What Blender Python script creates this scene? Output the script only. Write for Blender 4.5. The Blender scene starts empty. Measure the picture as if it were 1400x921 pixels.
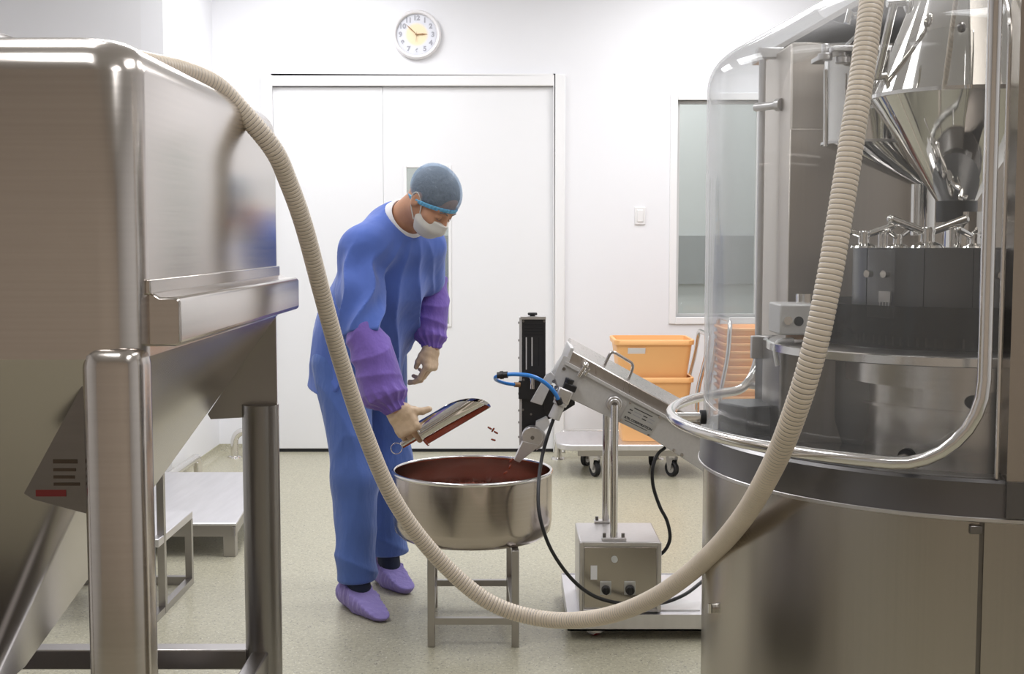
import bpy, bmesh, math, random
import numpy as np
from mathutils import Vector, Matrix

# ------------------------------------------------------------------ camera
FPX, CAMH, TH = 1700.0, 1.35, math.atan(130.5 / 1700.0)
SC = bpy.context.scene
COL = SC.collection
cam_d = bpy.data.cameras.new('camera')
cam_d.sensor_width = 36.0
cam_d.lens = 36.0 * FPX / 1400.0
cam_d.clip_start = 0.05
cam = bpy.data.objects.new('camera', cam_d)
cam.location = (0, 0, CAMH)
cam.rotation_euler = (math.pi / 2 - TH, 0, 0)
COL.objects.link(cam)
SC.camera = cam

# ------------------------------------------------------------------ world, lights, exposure
w = bpy.data.worlds.new('world'); SC.world = w; w.use_nodes = True
w.node_tree.nodes['Background'].inputs[0].default_value = (0.9, 0.92, 1.0, 1)
w.node_tree.nodes['Background'].inputs[1].default_value = 0.3
SC.view_settings.view_transform = 'Standard'
SC.view_settings.look = 'None'
SC.view_settings.exposure = 0.0
SC.view_settings.gamma = 1.0
SC.view_settings.use_curve_mapping = False
SC.cycles.max_bounces = 12
SC.cycles.transparent_max_bounces = 24
CEIL = 3.15
def area(x, y, sx, sy, watt, col=(0.975, 0.98, 1.0)):
    l = bpy.data.lights.new('ceiling_panel_light', 'AREA')
    l.shape = 'RECTANGLE'; l.size = sx; l.size_y = sy; l.energy = watt; l.color = col
    o = bpy.data.objects.new('ceiling_panel_light', l); o.location = (x, y, CEIL - 0.03)
    COL.objects.link(o)
for lx in (-1.15, 1.25):
    for ly, wt in ((0.6, 17), (2.7, 19), (4.8, 31), (6.7, 30)):
        area(lx, ly, 0.6, 1.2, wt)

# ------------------------------------------------------------------ helpers
_c, _s = math.cos(TH), math.sin(TH)
def P(px, py, Y):                      # point of the place that stands at distance Y under this direction
    u = (px - 700.0) / FPX; v = (460.5 - py) / FPX
    d = (u, _c + v * _s, -_s + v * _c); t = Y / d[1]
    return Vector((u * t, Y, CAMH + d[2] * t))
def G(px, py, h=0.0):
    u = (px - 700.0) / FPX; v = (460.5 - py) / FPX
    d = (u, _c + v * _s, -_s + v * _c); t = (h - CAMH) / d[2]
    return Vector((u * t, d[1] * t, h))
def V(*a): return Vector(a)
ORG = {}
def link(o, parent=None):
    COL.objects.link(o)
    if parent is not None: o.parent = parent
    return o
def thing(name, label, cat, loc, group=None):
    o = bpy.data.objects.new(name, None); o.empty_display_size = 0.05
    o.location = loc; ORG[o.name] = Vector(loc)
    o['label'] = label; o['category'] = cat
    if group: o['group'] = group
    COL.objects.link(o)
    return o
def tag(o, label, cat=None, group=None, kind=None):
    o['label'] = label
    if cat: o['category'] = cat
    if group: o['group'] = group
    if kind: o['kind'] = kind
    return o

class MB:
    def __init__(s): s.v = []; s.f = []
    def add(s, vs, fs):
        n = len(s.v); s.v += [tuple(p) for p in vs]; s.f += [tuple(i + n for i in f) for f in fs]; return s
    def box(s, lo, hi, M=None):
        x0, y0, z0 = lo; x1, y1, z1 = hi
        vs = [V(x, y, z) for z in (z0, z1) for y in (y0, y1) for x in (x0, x1)]
        if M is not None: vs = [M @ p for p in vs]
        return s.add(vs, [(0, 2, 3, 1), (4, 5, 7, 6), (0, 1, 5, 4), (2, 6, 7, 3), (0, 4, 6, 2), (1, 3, 7, 5)])
    def cbox(s, c, sz, M=None):
        c = Vector(c); h = Vector(sz) / 2
        if M is None: return s.box(c - h, c + h)
        return s.box(-h, h, Matrix.Translation(c) @ M.to_4x4())
    def cyl(s, a, b, r, r2=None, seg=20, caps=True):
        a = Vector(a); b = Vector(b); r2 = r if r2 is None else r2
        d = (b - a).normalized(); x = d.orthogonal().normalized(); y = d.cross(x)
        vs = []
        for p, q in ((a, r), (b, r2)):
            for k in range(seg):
                t = 2 * math.pi * k / seg; vs.append(p + (x * math.cos(t) + y * math.sin(t)) * q)
        fs = [(k, (k + 1) % seg, seg + (k + 1) % seg, seg + k) for k in range(seg)]
        if caps: fs += [tuple(range(seg - 1, -1, -1)), tuple(range(seg, 2 * seg))]
        return s.add(vs, fs)
    def tube(s, path, r, seg=10, caps=True, closed=False):
        path = [Vector(p) for p in path]; n = len(path)
        rs = r if isinstance(r, (list, tuple)) else [r] * n
        tan = []
        for i in range(n):
            if closed: t = path[(i + 1) % n] - path[i - 1]
            else: t = path[min(i + 1, n - 1)] - path[max(i - 1, 0)]
            tan.append(t.normalized())
        x = tan[0].orthogonal().normalized(); vs = []
        for i in range(n):
            x = (x - tan[i] * x.dot(tan[i])).normalized(); y = tan[i].cross(x)
            for k in range(seg):
                t = 2 * math.pi * k / seg; vs.append(path[i] + (x * math.cos(t) + y * math.sin(t)) * rs[i])
        fs = []
        for i in range(n if closed else n - 1):
            j = (i + 1) % n
            for k in range(seg):
                m = (k + 1) % seg; fs.append((i * seg + k, i * seg + m, j * seg + m, j * seg + k))
        if caps and not closed:
            fs += [tuple(range(seg - 1, -1, -1)), tuple(range((n - 1) * seg, n * seg))]
        return s.add(vs, fs)
    def lathe(s, prof, c=(0, 0, 0), a0=0.0, a1=360.0, seg=64, M=None, cap=True):
        c = Vector(c); full = abs(a1 - a0) >= 359.9; n = len(prof); vs = []
        cnt = seg if full else seg + 1
        for k in range(cnt):
            t = math.radians(a0 + (a1 - a0) * k / seg)
            for r, z in prof:
                p = V(r * math.cos(t), r * math.sin(t), z)
                vs.append(c + (M @ p if M is not None else p))
        fs = []
        for k in range(seg):
            j = (k + 1) % cnt
            for i in range(n - 1):
                fs.append((k * n + i, j * n + i, j * n + i + 1, k * n + i + 1))
        return s.add(vs, fs)
    def shell(s, prof, c, a0, a1, seg=64):     # a closed profile swept along an arc, ends capped
        n0 = len(s.v); s.lathe(list(prof) + [prof[0]], c, a0, a1, seg); n = len(prof) + 1
        s.f.append(tuple(n0 + i for i in range(n - 1)))
        s.f.append(tuple(n0 + seg * n + i for i in range(n - 2, -1, -1)))
        return s
    def prism(s, poly, off):
        poly = [Vector(p) for p in poly]; off = Vector(off); n = len(poly)
        vs = poly + [p + off for p in poly]
        fs = [tuple(range(n - 1, -1, -1)), tuple(range(n, 2 * n))] + [(k, (k + 1) % n, n + (k + 1) % n, n + k) for k in range(n)]
        return s.add(vs, fs)
    def loft(s, loops, caps=True):
        n = len(loops[0]); vs = [p for l in loops for p in l]; fs = []
        for i in range(len(loops) - 1):
            for k in range(n):
                m = (k + 1) % n; fs.append((i * n + k, i * n + m, (i + 1) * n + m, (i + 1) * n + k))
        if caps: fs += [tuple(range(n - 1, -1, -1)), tuple(range((len(loops) - 1) * n, len(loops) * n))]
        return s.add(vs, fs)
    def sphere(s, c, r, seg=14, rings=9, sc=(1, 1, 1), M=None):
        c = Vector(c); prof = [(max(1e-5, math.sin(math.pi * i / rings)) * r, -math.cos(math.pi * i / rings) * r) for i in range(rings + 1)]
        n0 = len(s.v); s.lathe(prof, (0, 0, 0), seg=seg)
        for i in range(n0, len(s.v)):
            p = V(*s.v[i]); p = V(p.x * sc[0], p.y * sc[1], p.z * sc[2])
            if M is not None: p = M @ p
            s.v[i] = tuple(p + c)
        return s
    def build(s, name, mat, parent=None, bevel=0.0, smooth=None, seg=2):
        vs = np.array(s.v, dtype=float)
        if parent is None:
            o0 = Vector(((vs[:, 0].min() + vs[:, 0].max()) / 2, (vs[:, 1].min() + vs[:, 1].max()) / 2, vs[:, 2].min()))
        else: o0 = ORG[parent.name]
        me = bpy.data.meshes.new(name)
        me.from_pydata([tuple(r) for r in (vs - np.array(o0))], [], s.f)
        bm = bmesh.new(); bm.from_mesh(me)
        bmesh.ops.remove_doubles(bm, verts=bm.verts, dist=1e-6)
        bmesh.ops.recalc_face_normals(bm, faces=bm.faces)
        bm.to_mesh(me); bm.free()
        return finish(name, me, mat, parent, o0, bevel, smooth, seg)
def finish(name, me, mat, parent, o0, bevel=0.0, smooth=None, seg=2):
    me.materials.append(M_[mat] if isinstance(mat, str) else mat)
    o = bpy.data.objects.new(name, me)
    if parent is None: o.location = o0
    link(o, parent); ORG[o.name] = Vector(o0)
    if bevel:
        m = o.modifiers.new('bevel', 'BEVEL'); m.width = bevel; m.segments = seg; m.limit_method = 'ANGLE'; m.angle_limit = math.radians(40)
    ang = smooth if smooth is not None else 38
    if ang:
        me.polygons.foreach_set('use_smooth', [True] * len(me.polygons))
        if ang < 180:
            me.set_sharp_from_angle(angle=math.radians(ang))
    return o
def rrect(x0, x1, y0, y1, r, z, n=6):
    out = []
    for cx, cy, a in ((x1 - r, y1 - r, 0), (x0 + r, y1 - r, 90), (x0 + r, y0 + r, 180), (x1 - r, y0 + r, 270)):
        for k in range(n + 1):
            t = math.radians(a + 90.0 * k / n); out.append(V(cx + r * math.cos(t), cy + r * math.sin(t), z))
    return out
def catmull(pts, n=12, closed=False):
    pts = [Vector(p) for p in pts]; out = []
    if not closed: pts = [pts[0] * 2 - pts[1]] + pts + [pts[-1] * 2 - pts[-2]]
    for i in range(1, len(pts) - 2):
        a, b, c, d = pts[i - 1], pts[i], pts[i + 1], pts[i + 2]
        for k in range(n):
            t = k / n
            out.append(0.5 * ((2 * b) + (c - a) * t + (2 * a - 5 * b + 4 * c - d) * t * t + (3 * b - a - 3 * c + d) * t ** 3))
    out.append(pts[-2]); return out
def bend(pts, r, n=6):                 # polyline with rounded corners
    pts = [Vector(p) for p in pts]; out = [pts[0]]
    for i in range(1, len(pts) - 1):
        a, b, c = pts[i - 1], pts[i], pts[i + 1]
        q = min(r, (a - b).length * 0.49, (c - b).length * 0.49)
        p0 = b + (a - b).normalized() * q; p1 = b + (c - b).normalized() * q
        for k in range(n + 1):
            t = k / n; out.append(p0 * (1 - t) ** 2 + b * 2 * t * (1 - t) + p1 * t * t)
    out.append(pts[-1]); return out
def resample(path, step):
    path = [Vector(p) for p in path]; out = [path[0]]; acc = 0.0
    for a, b in zip(path, path[1:]):
        L = (b - a).length; t = step - acc
        while t <= L: out.append(a.lerp(b, t / L)); t += step
        acc = (acc + L) % step
    return out
def font(name, body, size, mat, parent, M4, extrude=0.0005, align='CENTER'):
    cu = bpy.data.curves.new(name, 'FONT'); cu.body = body; cu.size = size; cu.extrude = extrude
    cu.offset = size * .045; cu.align_x = align; cu.align_y = 'CENTER'; cu.materials.append(M_[mat])
    o = bpy.data.objects.new(name, cu); link(o, parent)
    me = bpy.data.meshes.new_from_object(o.evaluated_get(bpy.context.evaluated_depsgraph_get())); bpy.data.objects.remove(o)
    me.transform(Matrix.Translation(-ORG[parent.name]) @ M4); o = bpy.data.objects.new(name, me); link(o, parent)
    ORG[o.name] = Vector(ORG[parent.name]); return o

# ------------------------------------------------------------------ materials
M_ = {}
def mat(name, col, rough=0.5, metal=0.0, noise=None, bump=None, spec=0.5, coat=0.0, sub=0.0, sheen=0.0):
    m = bpy.data.materials.new(name); m.use_nodes = True; nt = m.node_tree; b = nt.nodes['Principled BSDF']
    b.inputs['Base Color'].default_value = (*col, 1); b.inputs['Roughness'].default_value = rough
    b.inputs['Metallic'].default_value = metal; b.inputs['Specular IOR Level'].default_value = spec
    b.inputs['Coat Weight'].default_value = coat
    if sub: b.inputs['Subsurface Weight'].default_value = sub; b.inputs['Subsurface Radius'].default_value = (0.012, 0.006, 0.003)
    if sheen: b.inputs['Sheen Weight'].default_value = sheen; b.inputs['Sheen Roughness'].default_value = 0.5
    tc = nt.nodes.new('ShaderNodeTexCoord')
    def tex(scale, detail=4.0):
        mp = nt.nodes.new('ShaderNodeMapping'); nt.links.new(tc.outputs['Object'], mp.inputs[0])
        mp.inputs['Scale'].default_value = scale if isinstance(scale, tuple) else (scale,) * 3
        n = nt.nodes.new('ShaderNodeTexNoise'); n.inputs['Scale'].default_value = 1.0; n.inputs['Detail'].default_value = detail
        nt.links.new(mp.outputs[0], n.inputs['Vector']); return n
    if noise:                           # (scale, amount, rough_amount)
        n = tex(noise[0]); r = nt.nodes.new('ShaderNodeMapRange')
        r.inputs['From Min'].default_value = 0.3; r.inputs['From Max'].default_value = 0.7
        r.inputs['To Min'].default_value = 1 - noise[1]; r.inputs['To Max'].default_value = 1 + noise[1]
        nt.links.new(n.outputs['Fac'], r.inputs['Value'])
        mx = nt.nodes.new('ShaderNodeMix'); mx.data_type = 'RGBA'; mx.blend_type = 'MULTIPLY'; mx.inputs['Factor'].default_value = 1
        mx.inputs[6].default_value = (*col, 1); nt.links.new(r.outputs[0], mx.inputs[7]); nt.links.new(mx.outputs[2], b.inputs['Base Color'])
        if len(noise) > 2:
            r2 = nt.nodes.new('ShaderNodeMapRange'); r2.inputs['From Min'].default_value = 0.3; r2.inputs['From Max'].default_value = 0.7
            r2.inputs['To Min'].default_value = max(0.02, rough - noise[2]); r2.inputs['To Max'].default_value = rough + noise[2]
            nt.links.new(n.outputs['Fac'], r2.inputs['Value']); nt.links.new(r2.outputs[0], b.inputs['Roughness'])
    if bump:                            # (scale, distance)
        n = tex(bump[0], bump[2] if len(bump) > 2 else 4.0); bp = nt.nodes.new('ShaderNodeBump'); bp.inputs['Distance'].default_value = bump[1]
        bp.inputs['Strength'].default_value = 1.0
        nt.links.new(n.outputs['Fac'], bp.inputs['Height']); nt.links.new(bp.outputs[0], b.inputs['Normal'])
    M_[name] = m; return m
# room
mat('wall_paint', (0.86, 0.86, 0.885), 0.6, noise=(1.5, 0.012))
mat('wall_panel', (0.83, 0.825, 0.845), 0.5, noise=(1.5, 0.012))
mat('wall_warm', (0.70, 0.60, 0.51), 0.7)
mat('door_paint', (0.86, 0.86, 0.875), 0.35)
mat('trim_paint', (0.88, 0.875, 0.88), 0.4)
mat('black_gap', (0.015, 0.015, 0.017), 0.8)
mat('seal_grey', (0.30, 0.31, 0.32), 0.6)
# metals
mat('steel_bin', (0.60, 0.555, 0.515), 0.19, 1.0, noise=((2, 2, 160), 0.03, 0.012))
mat('steel', (0.60, 0.57, 0.54), 0.22, 1.0, noise=((2, 2, 120), 0.03, 0.012))
mat('steel_h', (0.52, 0.48, 0.45), 0.28, 1.0, noise=((90, 90, 3), 0.03, 0.01))
mat('steel_drum', (0.53, 0.475, 0.43), 0.19, 1.0, noise=((3, 3, 260), 0.04, 0.012))
mat('steel_machine', (0.46, 0.425, 0.385), 0.24, 1.0, noise=((160, 160, 1.2), 0.018, 0.008))
mat('steel_dark', (0.25, 0.235, 0.225), 0.30, 1.0, noise=((2, 2, 90), 0.03, 0.015))
mat('steel_cabinet', (0.64, 0.585, 0.53), 0.42, 1.0, noise=((120, 120, 2), 0.02, 0.01))
mat('steel_hopper', (0.58, 0.535, 0.49), 0.25, 1.0)
mat('dolly_brown', (0.055, 0.045, 0.036), 0.5)
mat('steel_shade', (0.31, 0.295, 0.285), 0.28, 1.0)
mat('steel_leg', (0.43, 0.41, 0.40), 0.30, 1.0)
mat('steel_mirror', (0.74, 0.72, 0.69), 0.05, 1.0)
mat('steel_bright', (0.78, 0.76, 0.74), 0.16, 1.0)
mat('steel_table', (0.74, 0.73, 0.75), 0.42, 1.0, noise=((30, 4, 4), 0.04))
mat('steel_satin', (0.66, 0.64, 0.635), 0.38, 1.0, noise=((60, 60, 60), 0.04, 0.03))
mat('aluminium', (0.62, 0.605, 0.595), 0.45, 0.25, noise=(120, 0.03))
mat('turret_grey', (0.12, 0.12, 0.122), 0.32, 0.55, noise=(200, 0.06))
mat('deck_black', (0.03, 0.03, 0.034), 0.16, 0.0, coat=0.4)
mat('band_dark', (0.17, 0.165, 0.165), 0.30, 0.85)
mat('black_metal', (0.016, 0.016, 0.018), 0.38)
mat('black_rubber', (0.012, 0.012, 0.014), 0.55)
mat('black_plastic', (0.014, 0.014, 0.016), 0.35)
# plastics etc.
mat('orange_plastic', (0.95, 0.52, 0.21), 0.42, noise=(3, 0.03), sub=0.0)
mat('orange_tray', (0.95, 0.53, 0.26), 0.45, noise=(3, 0.03))
mat('paper', (0.86, 0.86, 0.88), 0.6)
mat('white_plastic', (0.84, 0.83, 0.83), 0.4)
mat('clear_white', (0.70, 0.70, 0.69), 0.08, spec=0.6)
mat('red_wheel', (0.30, 0.012, 0.018), 0.4)
mat('blue_hose', (0.035, 0.24, 0.72), 0.3)
mat('cable_black', (0.010, 0.010, 0.012), 0.42)
mat('hose_beige', (0.76, 0.66, 0.54), 0.38, noise=(9, 0.06))
mat('hose_wire', (0.22, 0.22, 0.24), 0.4, 0.5)
mat('ink', (0.05, 0.05, 0.055), 0.6)
mat('ink_grey', (0.42, 0.42, 0.47), 0.6)
mat('brass_hand', (0.30, 0.17, 0.08), 0.4, 0.4)
mat('ink_red', (0.16, 0.010, 0.010), 0.6)
mat('ink_yellow', (0.05, 0.03, 0.015), 0.6)
mat('plate', (0.60, 0.60, 0.59), 0.45, 0.7)
mat('pale_glass', (0.62, 0.635, 0.625), 0.4)
mat('capsule', (0.27, 0.040, 0.012), 0.22, spec=0.6)
mat('capsule_mass', (0.20, 0.024, 0.008), 0.5)
mat('clock_case', (0.86, 0.84, 0.85), 0.3)
mat('corner_blue', (0.10, 0.13, 0.20), 0.5)
# cloth and skin
mat('gown_blue', (0.100, 0.170, 0.53), 0.85, noise=(7, 0.06), bump=((14, 14, 8), 0.008, 2.0), sheen=0.25, spec=0.2)
mat('trouser_blue', (0.095, 0.165, 0.46), 0.85, noise=(7, 0.06), bump=((20, 20, 7), 0.010, 3.0), sheen=0.25, spec=0.2)
mat('sleeve_purple', (0.20, 0.125, 0.46), 0.8, noise=(9, 0.06), bump=((22, 22, 14), 0.010, 3.0), sheen=0.25, spec=0.2)
mat('cover_purple', (0.29, 0.235, 0.55), 0.75, noise=(12, 0.06), bump=((45, 45, 30), 0.006, 3.0), sheen=0.2, spec=0.2)
mat('skin', (0.56, 0.29, 0.18), 0.5, noise=(40, 0.05), sub=0.1)
mat('latex', (0.66, 0.49, 0.335), 0.42, noise=(30, 0.06), bump=((60, 60, 60), 0.002, 3.0), spec=0.4)
mat('hair', (0.15, 0.14, 0.137), 0.7, noise=((140, 140, 140), 0.5), bump=((180, 180, 180), 0.003))
mat('mask_white', (0.70, 0.68, 0.64), 0.8)
mat('collar_white', (0.80, 0.79, 0.82), 0.8, bump=((40, 40, 40), 0.002))
mat('band_cyan', (0.15, 0.46, 0.74), 0.6, bump=((90, 90, 90), 0.003))
mat('sock_navy', (0.012, 0.018, 0.045), 0.8)
mat('trim_edge', (0.66, 0.66, 0.65), 0.5)

def floor_mat():
    m = mat('floor_vinyl', (0.50, 0.475, 0.385), 0.33, spec=0.4); nt = m.node_tree; b = nt.nodes['Principled BSDF']
    tc = nt.nodes.new('ShaderNodeTexCoord')
    def spk(scale, lo, hi, seed):
        mp = nt.nodes.new('ShaderNodeMapping'); nt.links.new(tc.outputs['Object'], mp.inputs[0]); mp.inputs['Location'].default_value = (seed, seed * 2, 0)
        n = nt.nodes.new('ShaderNodeTexNoise'); n.inputs['Scale'].default_value = scale; n.inputs['Detail'].default_value = 2
        nt.links.new(mp.outputs[0], n.inputs['Vector'])
        r = nt.nodes.new('ShaderNodeMapRange'); r.inputs['From Min'].default_value = lo; r.inputs['From Max'].default_value = hi
        nt.links.new(n.outputs['Fac'], r.inputs['Value']); return r.outputs[0]
    cur = None
    base = (0.485, 0.46, 0.345, 1)
    for scale, lo, hi, c, k in ((125, 0.60, 0.66, (0.17, 0.16, 0.13, 1), 1.7), (150, 0.61, 0.66, (0.72, 0.70, 0.62, 1), 5.1), (80, 0.4, 0.65, (0.41, 0.385, 0.29, 1), 9.3)):
        mx = nt.nodes.new('ShaderNodeMix'); mx.data_type = 'RGBA'
        if cur is None: mx.inputs[6].default_value = base
        else: nt.links.new(cur, mx.inputs[6])
        mx.inputs[7].default_value = c; nt.links.new(spk(scale, lo, hi, k), mx.inputs['Factor']); cur = mx.outputs[2]
    nt.links.new(cur, b.inputs['Base Color'])
floor_mat()

def clear_mat(name, tint, haze, hazecol, gloss=1.0, edge=0.0):
    m = bpy.data.materials.new(name); m.use_nodes = True; nt = m.node_tree
    for n in list(nt.nodes):
        if n.type != 'OUTPUT_MATERIAL': nt.nodes.remove(n)
    out = [n for n in nt.nodes if n.type == 'OUTPUT_MATERIAL'][0]
    tr = nt.nodes.new('ShaderNodeBsdfTransparent'); tr.inputs[0].default_value = (*tint, 1)
    df = nt.nodes.new('ShaderNodeBsdfDiffuse'); df.inputs[0].default_value = (*hazecol, 1)
    gl = nt.nodes.new('ShaderNodeBsdfGlossy'); gl.inputs['Roughness'].default_value = 0.03
    ge = nt.nodes.new('ShaderNodeNewGeometry')
    dt = nt.nodes.new('ShaderNodeVectorMath'); dt.operation = 'DOT_PRODUCT'; nt.links.new(ge.outputs['Normal'], dt.inputs[0]); nt.links.new(ge.outputs['Incoming'], dt.inputs[1])
    def mth(op, a, b=None):
        n = nt.nodes.new('ShaderNodeMath'); n.operation = op
        for i, q in enumerate((a, b)):
            if q is None: continue
            if isinstance(q, (int, float)): n.inputs[i].default_value = q
            else: nt.links.new(q, n.inputs[i])
        return n.outputs[0]
    inv = mth('SUBTRACT', 1.0, mth('ABSOLUTE', dt.outputs['Value']))       # Schlick reflectance of a thin sheet
    frs = mth('ADD', mth('MULTIPLY', mth('POWER', inv, 5.0), 0.96), 0.04)
    mr = nt.nodes.new('ShaderNodeMapRange'); mr.inputs['To Min'].default_value = haze; mr.inputs['To Max'].default_value = min(1, haze + edge)
    nt.links.new(mth('POWER', inv, 4.0), mr.inputs['Value'])
    m1 = nt.nodes.new('ShaderNodeMixShader'); nt.links.new(mr.outputs[0], m1.inputs[0]); nt.links.new(tr.outputs[0], m1.inputs[1]); nt.links.new(df.outputs[0], m1.inputs[2])
    mu = nt.nodes.new('ShaderNodeMath'); mu.operation = 'MULTIPLY'; mu.inputs[1].default_value = gloss; nt.links.new(frs, mu.inputs[0])
    m2 = nt.nodes.new('ShaderNodeMixShader'); nt.links.new(mu.outputs[0], m2.inputs[0]); nt.links.new(m1.outputs[0], m2.inputs[1]); nt.links.new(gl.outputs[0], m2.inputs[2])
    nt.links.new(m2.outputs[0], out.inputs[0]); M_[name] = m; return m
clear_mat('acrylic', (0.975, 0.98, 0.98), 0.042, (0.9, 0.9, 0.92), 0.42, 0.42)
clear_mat('acrylic_small', (0.95, 0.95, 0.95), 0.06, (0.85, 0.85, 0.87), 1.0, 0.2)
clear_mat('cap_film', (0.88, 0.92, 0.97), 0.16, (0.50, 0.60, 0.72), 0.10, 0.45)
clear_mat('window_glass', (0.90, 0.915, 0.91), 0.05, (0.65, 0.7, 0.7), 0.7)
#@@STRUCTURE
def caster(parent, p, r=.052, rot=0.4, wheel='black_rubber', ex=.036):
    p = Vector(p); ax = V(math.sin(rot), math.cos(rot), 0) * .5; ax.normalize(); c = p + V(0, 0, r)
    k = MB(); prof = [(r * .55, -.012), (r * .86, -.016), (r, -.010), (r, .010), (r * .86, .016), (r * .55, .012)]
    Mr = ax.to_track_quat('Z', 'Y').to_matrix()
    cs = MB().lathe(prof, c, seg=28, M=Mr).build('caster', wheel, parent)
    MB().cyl(c - ax * .011, c + ax * .011, r * .58, seg=20).cyl(c - ax * .02, c + ax * .02, r * .16, seg=10).build('hub', 'steel_satin', cs)
    side = ax.cross(V(0, 0, 1))
    f = MB(); top = c + V(0, 0, r + ex - .014)
    for s in (-1, 1):
        o0 = c + ax * .021 * s
        f.prism([o0 - side * .012, o0 + side * .012, o0 + side * .026 + V(0, 0, r + ex - .016), o0 - side * .026 + V(0, 0, r + ex - .016)], ax * .003 * s)
    f.cyl(top - V(0, 0, .004), top + V(0, 0, .014), .03, seg=16)
    f.build('fork', 'steel_satin', cs)
    return 2 * r + .036
# ================================================================== the room
WY = 7.91
XL = P(300, 600, WY).x
YSTEP = WY * 400.0 / 465.0
XLL, XR, YF = -3.3, 3.1, -2.2
def struct(name, mb, m, parent=None, **k):
    o = mb.build(name, m, parent, **k)
    if parent is None: o['kind'] = 'structure'
    return o
fl = struct('floor', MB().box((XLL - .1, YF - .1, -0.06), (XR + .1, WY + 1.9, 0.0)), 'floor_vinyl')
tag(fl, 'speckled beige green vinyl floor of the production room')
ce = struct('ceiling', MB().box((XLL - .1, YF - .1, CEIL), (XR + .1, WY + 1.9, CEIL + .06)), 'wall_paint')
tag(ce, 'plain white ceiling above the production room')
# openings
dl, dr = P(376, 400, WY).x, P(757, 400, WY).x
dtop = P(560, 118, WY).z
wl, wr = P(925, 300, WY).x, P(1038, 300, WY).x
wt, wb = P(980, 137, WY).z, P(980, 433, WY).z
T = 0.12
b = MB()
b.box((XLL - .1, WY, 0), (dl, WY + T, CEIL)); b.box((dl, WY, dtop), (dr, WY + T, CEIL)); b.box((dr, WY, 0), (wl, WY + T, CEIL))
b.box((wl, WY, 0), (wr, WY + T, wb)); b.box((wl, WY, wt), (wr, WY + T, CEIL)); b.box((wr, WY, 0), (XR + .1, WY + T, CEIL))
tag(struct('wall_back', b, 'wall_paint', smooth=0), 'white wall at the far end with the double door')
tag(struct('wall_left', MB().box((XL - T, YSTEP, 0), (XL, WY, CEIL)), 'wall_paint', smooth=0), 'short white return wall left of the double door')
tag(struct('wall_recess', MB().box((XLL, YSTEP, 0), (XL - T, YSTEP + T, CEIL)), 'wall_panel', smooth=0), 'pale wall face behind the steel bin')
tag(struct('wall_side', MB().box((XLL - .1, YF, 0), (XLL, YSTEP, CEIL)), 'wall_panel', smooth=0), 'long pale wall beyond the steel bin')
tag(struct('wall_right', MB().box((XR, YF, 0), (XR + .1, WY, CEIL)), 'wall_paint', smooth=0), 'white wall beyond the capsule filling machine')
tag(struct('wall_front', MB().box((XLL, YF - .1, 0), (XR, YF, CEIL)), 'wall_warm', smooth=0), 'tan wall opposite the double door')
# coved vinyl skirting
def cove(name, a, bb, n, label):
    a = Vector(a); bb = Vector(bb); n = Vector(n); h = 0.055; prof = [(0.0, h), (0.004, h), (0.006, .03), (.016, .012), (.034, .0), (0, 0)]
    m = MB(); lo = [[p + n * x + V(0, 0, z) for x, z in prof] for p in (a, bb)]
    m.loft(lo); o = struct(name, m, 'floor_vinyl'); tag(o, label)
cove('baseboard_left', (XL, YSTEP, 0.0), (XL, WY, 0.0), (1, 0, 0), 'coved beige vinyl skirting along the short return wall')
cove('baseboard_back', (XL, WY, 0.0), (dl - .075, WY, 0.0), (0, -1, 0), 'coved beige vinyl skirting left of the double door')
cove('baseboard_right', (dr + .075, WY, 0.0), (XR, WY, 0.0), (0, -1, 0), 'coved beige vinyl skirting behind the trolleys')
# door casing
cw = 0.07
b = MB()
b.box((dl - cw, WY - .022, 0), (dl, WY + .03, dtop + cw)); b.box((dr, WY - .022, 0), (dr + cw, WY + .03, dtop + cw)); b.box((dl, WY - .022, dtop), (dr, WY + .03, dtop + cw))
tag(struct('trim_1', b, 'trim_paint', bevel=.006), 'white casing around the double door')
# doors
ds = P(525, 400, WY).x
d1 = struct('door_1', MB().box((dl + .001, WY + .012, .022), (ds - .0008, WY + .052, dtop - .001)), 'door_paint', bevel=.003)
tag(d1, 'narrow plain white leaf of the double door')
px0, px1 = P(556, 300, WY).x, P(613, 300, WY).x; pz0, pz1 = P(580, 443, WY).z, P(580, 229, WY).z
b = MB(); y0, y1 = WY + .012, WY + .052
b.box((ds + .0008, y0, .022), (px0, y1, dtop - .001)); b.box((px1, y0, .022), (dr - .001, y1, dtop - .001))
b.box((px0, y0, .022), (px1, y1, pz0)); b.box((px0, y0, pz1), (px1, y1, dtop - .001))
d2 = struct('door_2', b, 'door_paint', smooth=0)
tag(d2, 'wide white leaf of the double door with a slim window')
b = MB(); t = .018
for q in (((px0 - t, pz0 - t), (px0, pz1 + t)), ((px1, pz0 - t), (px1 + t, pz1 + t)), ((px0, pz0 - t), (px1, pz0)), ((px0, pz1), (px1, pz1 + t))):
    b.box((q[0][0], WY + .003, q[0][1]), (q[1][0], WY + .014, q[1][1]))
b.build('window_bead', 'trim_paint', d2, bevel=.003)
MB().box((px0, WY + .028, pz0), (px1, WY + .034, pz1)).build('pane', 'window_glass', d2)
struct('trim_2', MB().box((dl, WY + .02, 0.0), (dr, WY + .05, .021)), 'black_gap')['label'] = 'dark gap under the double door'
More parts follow.
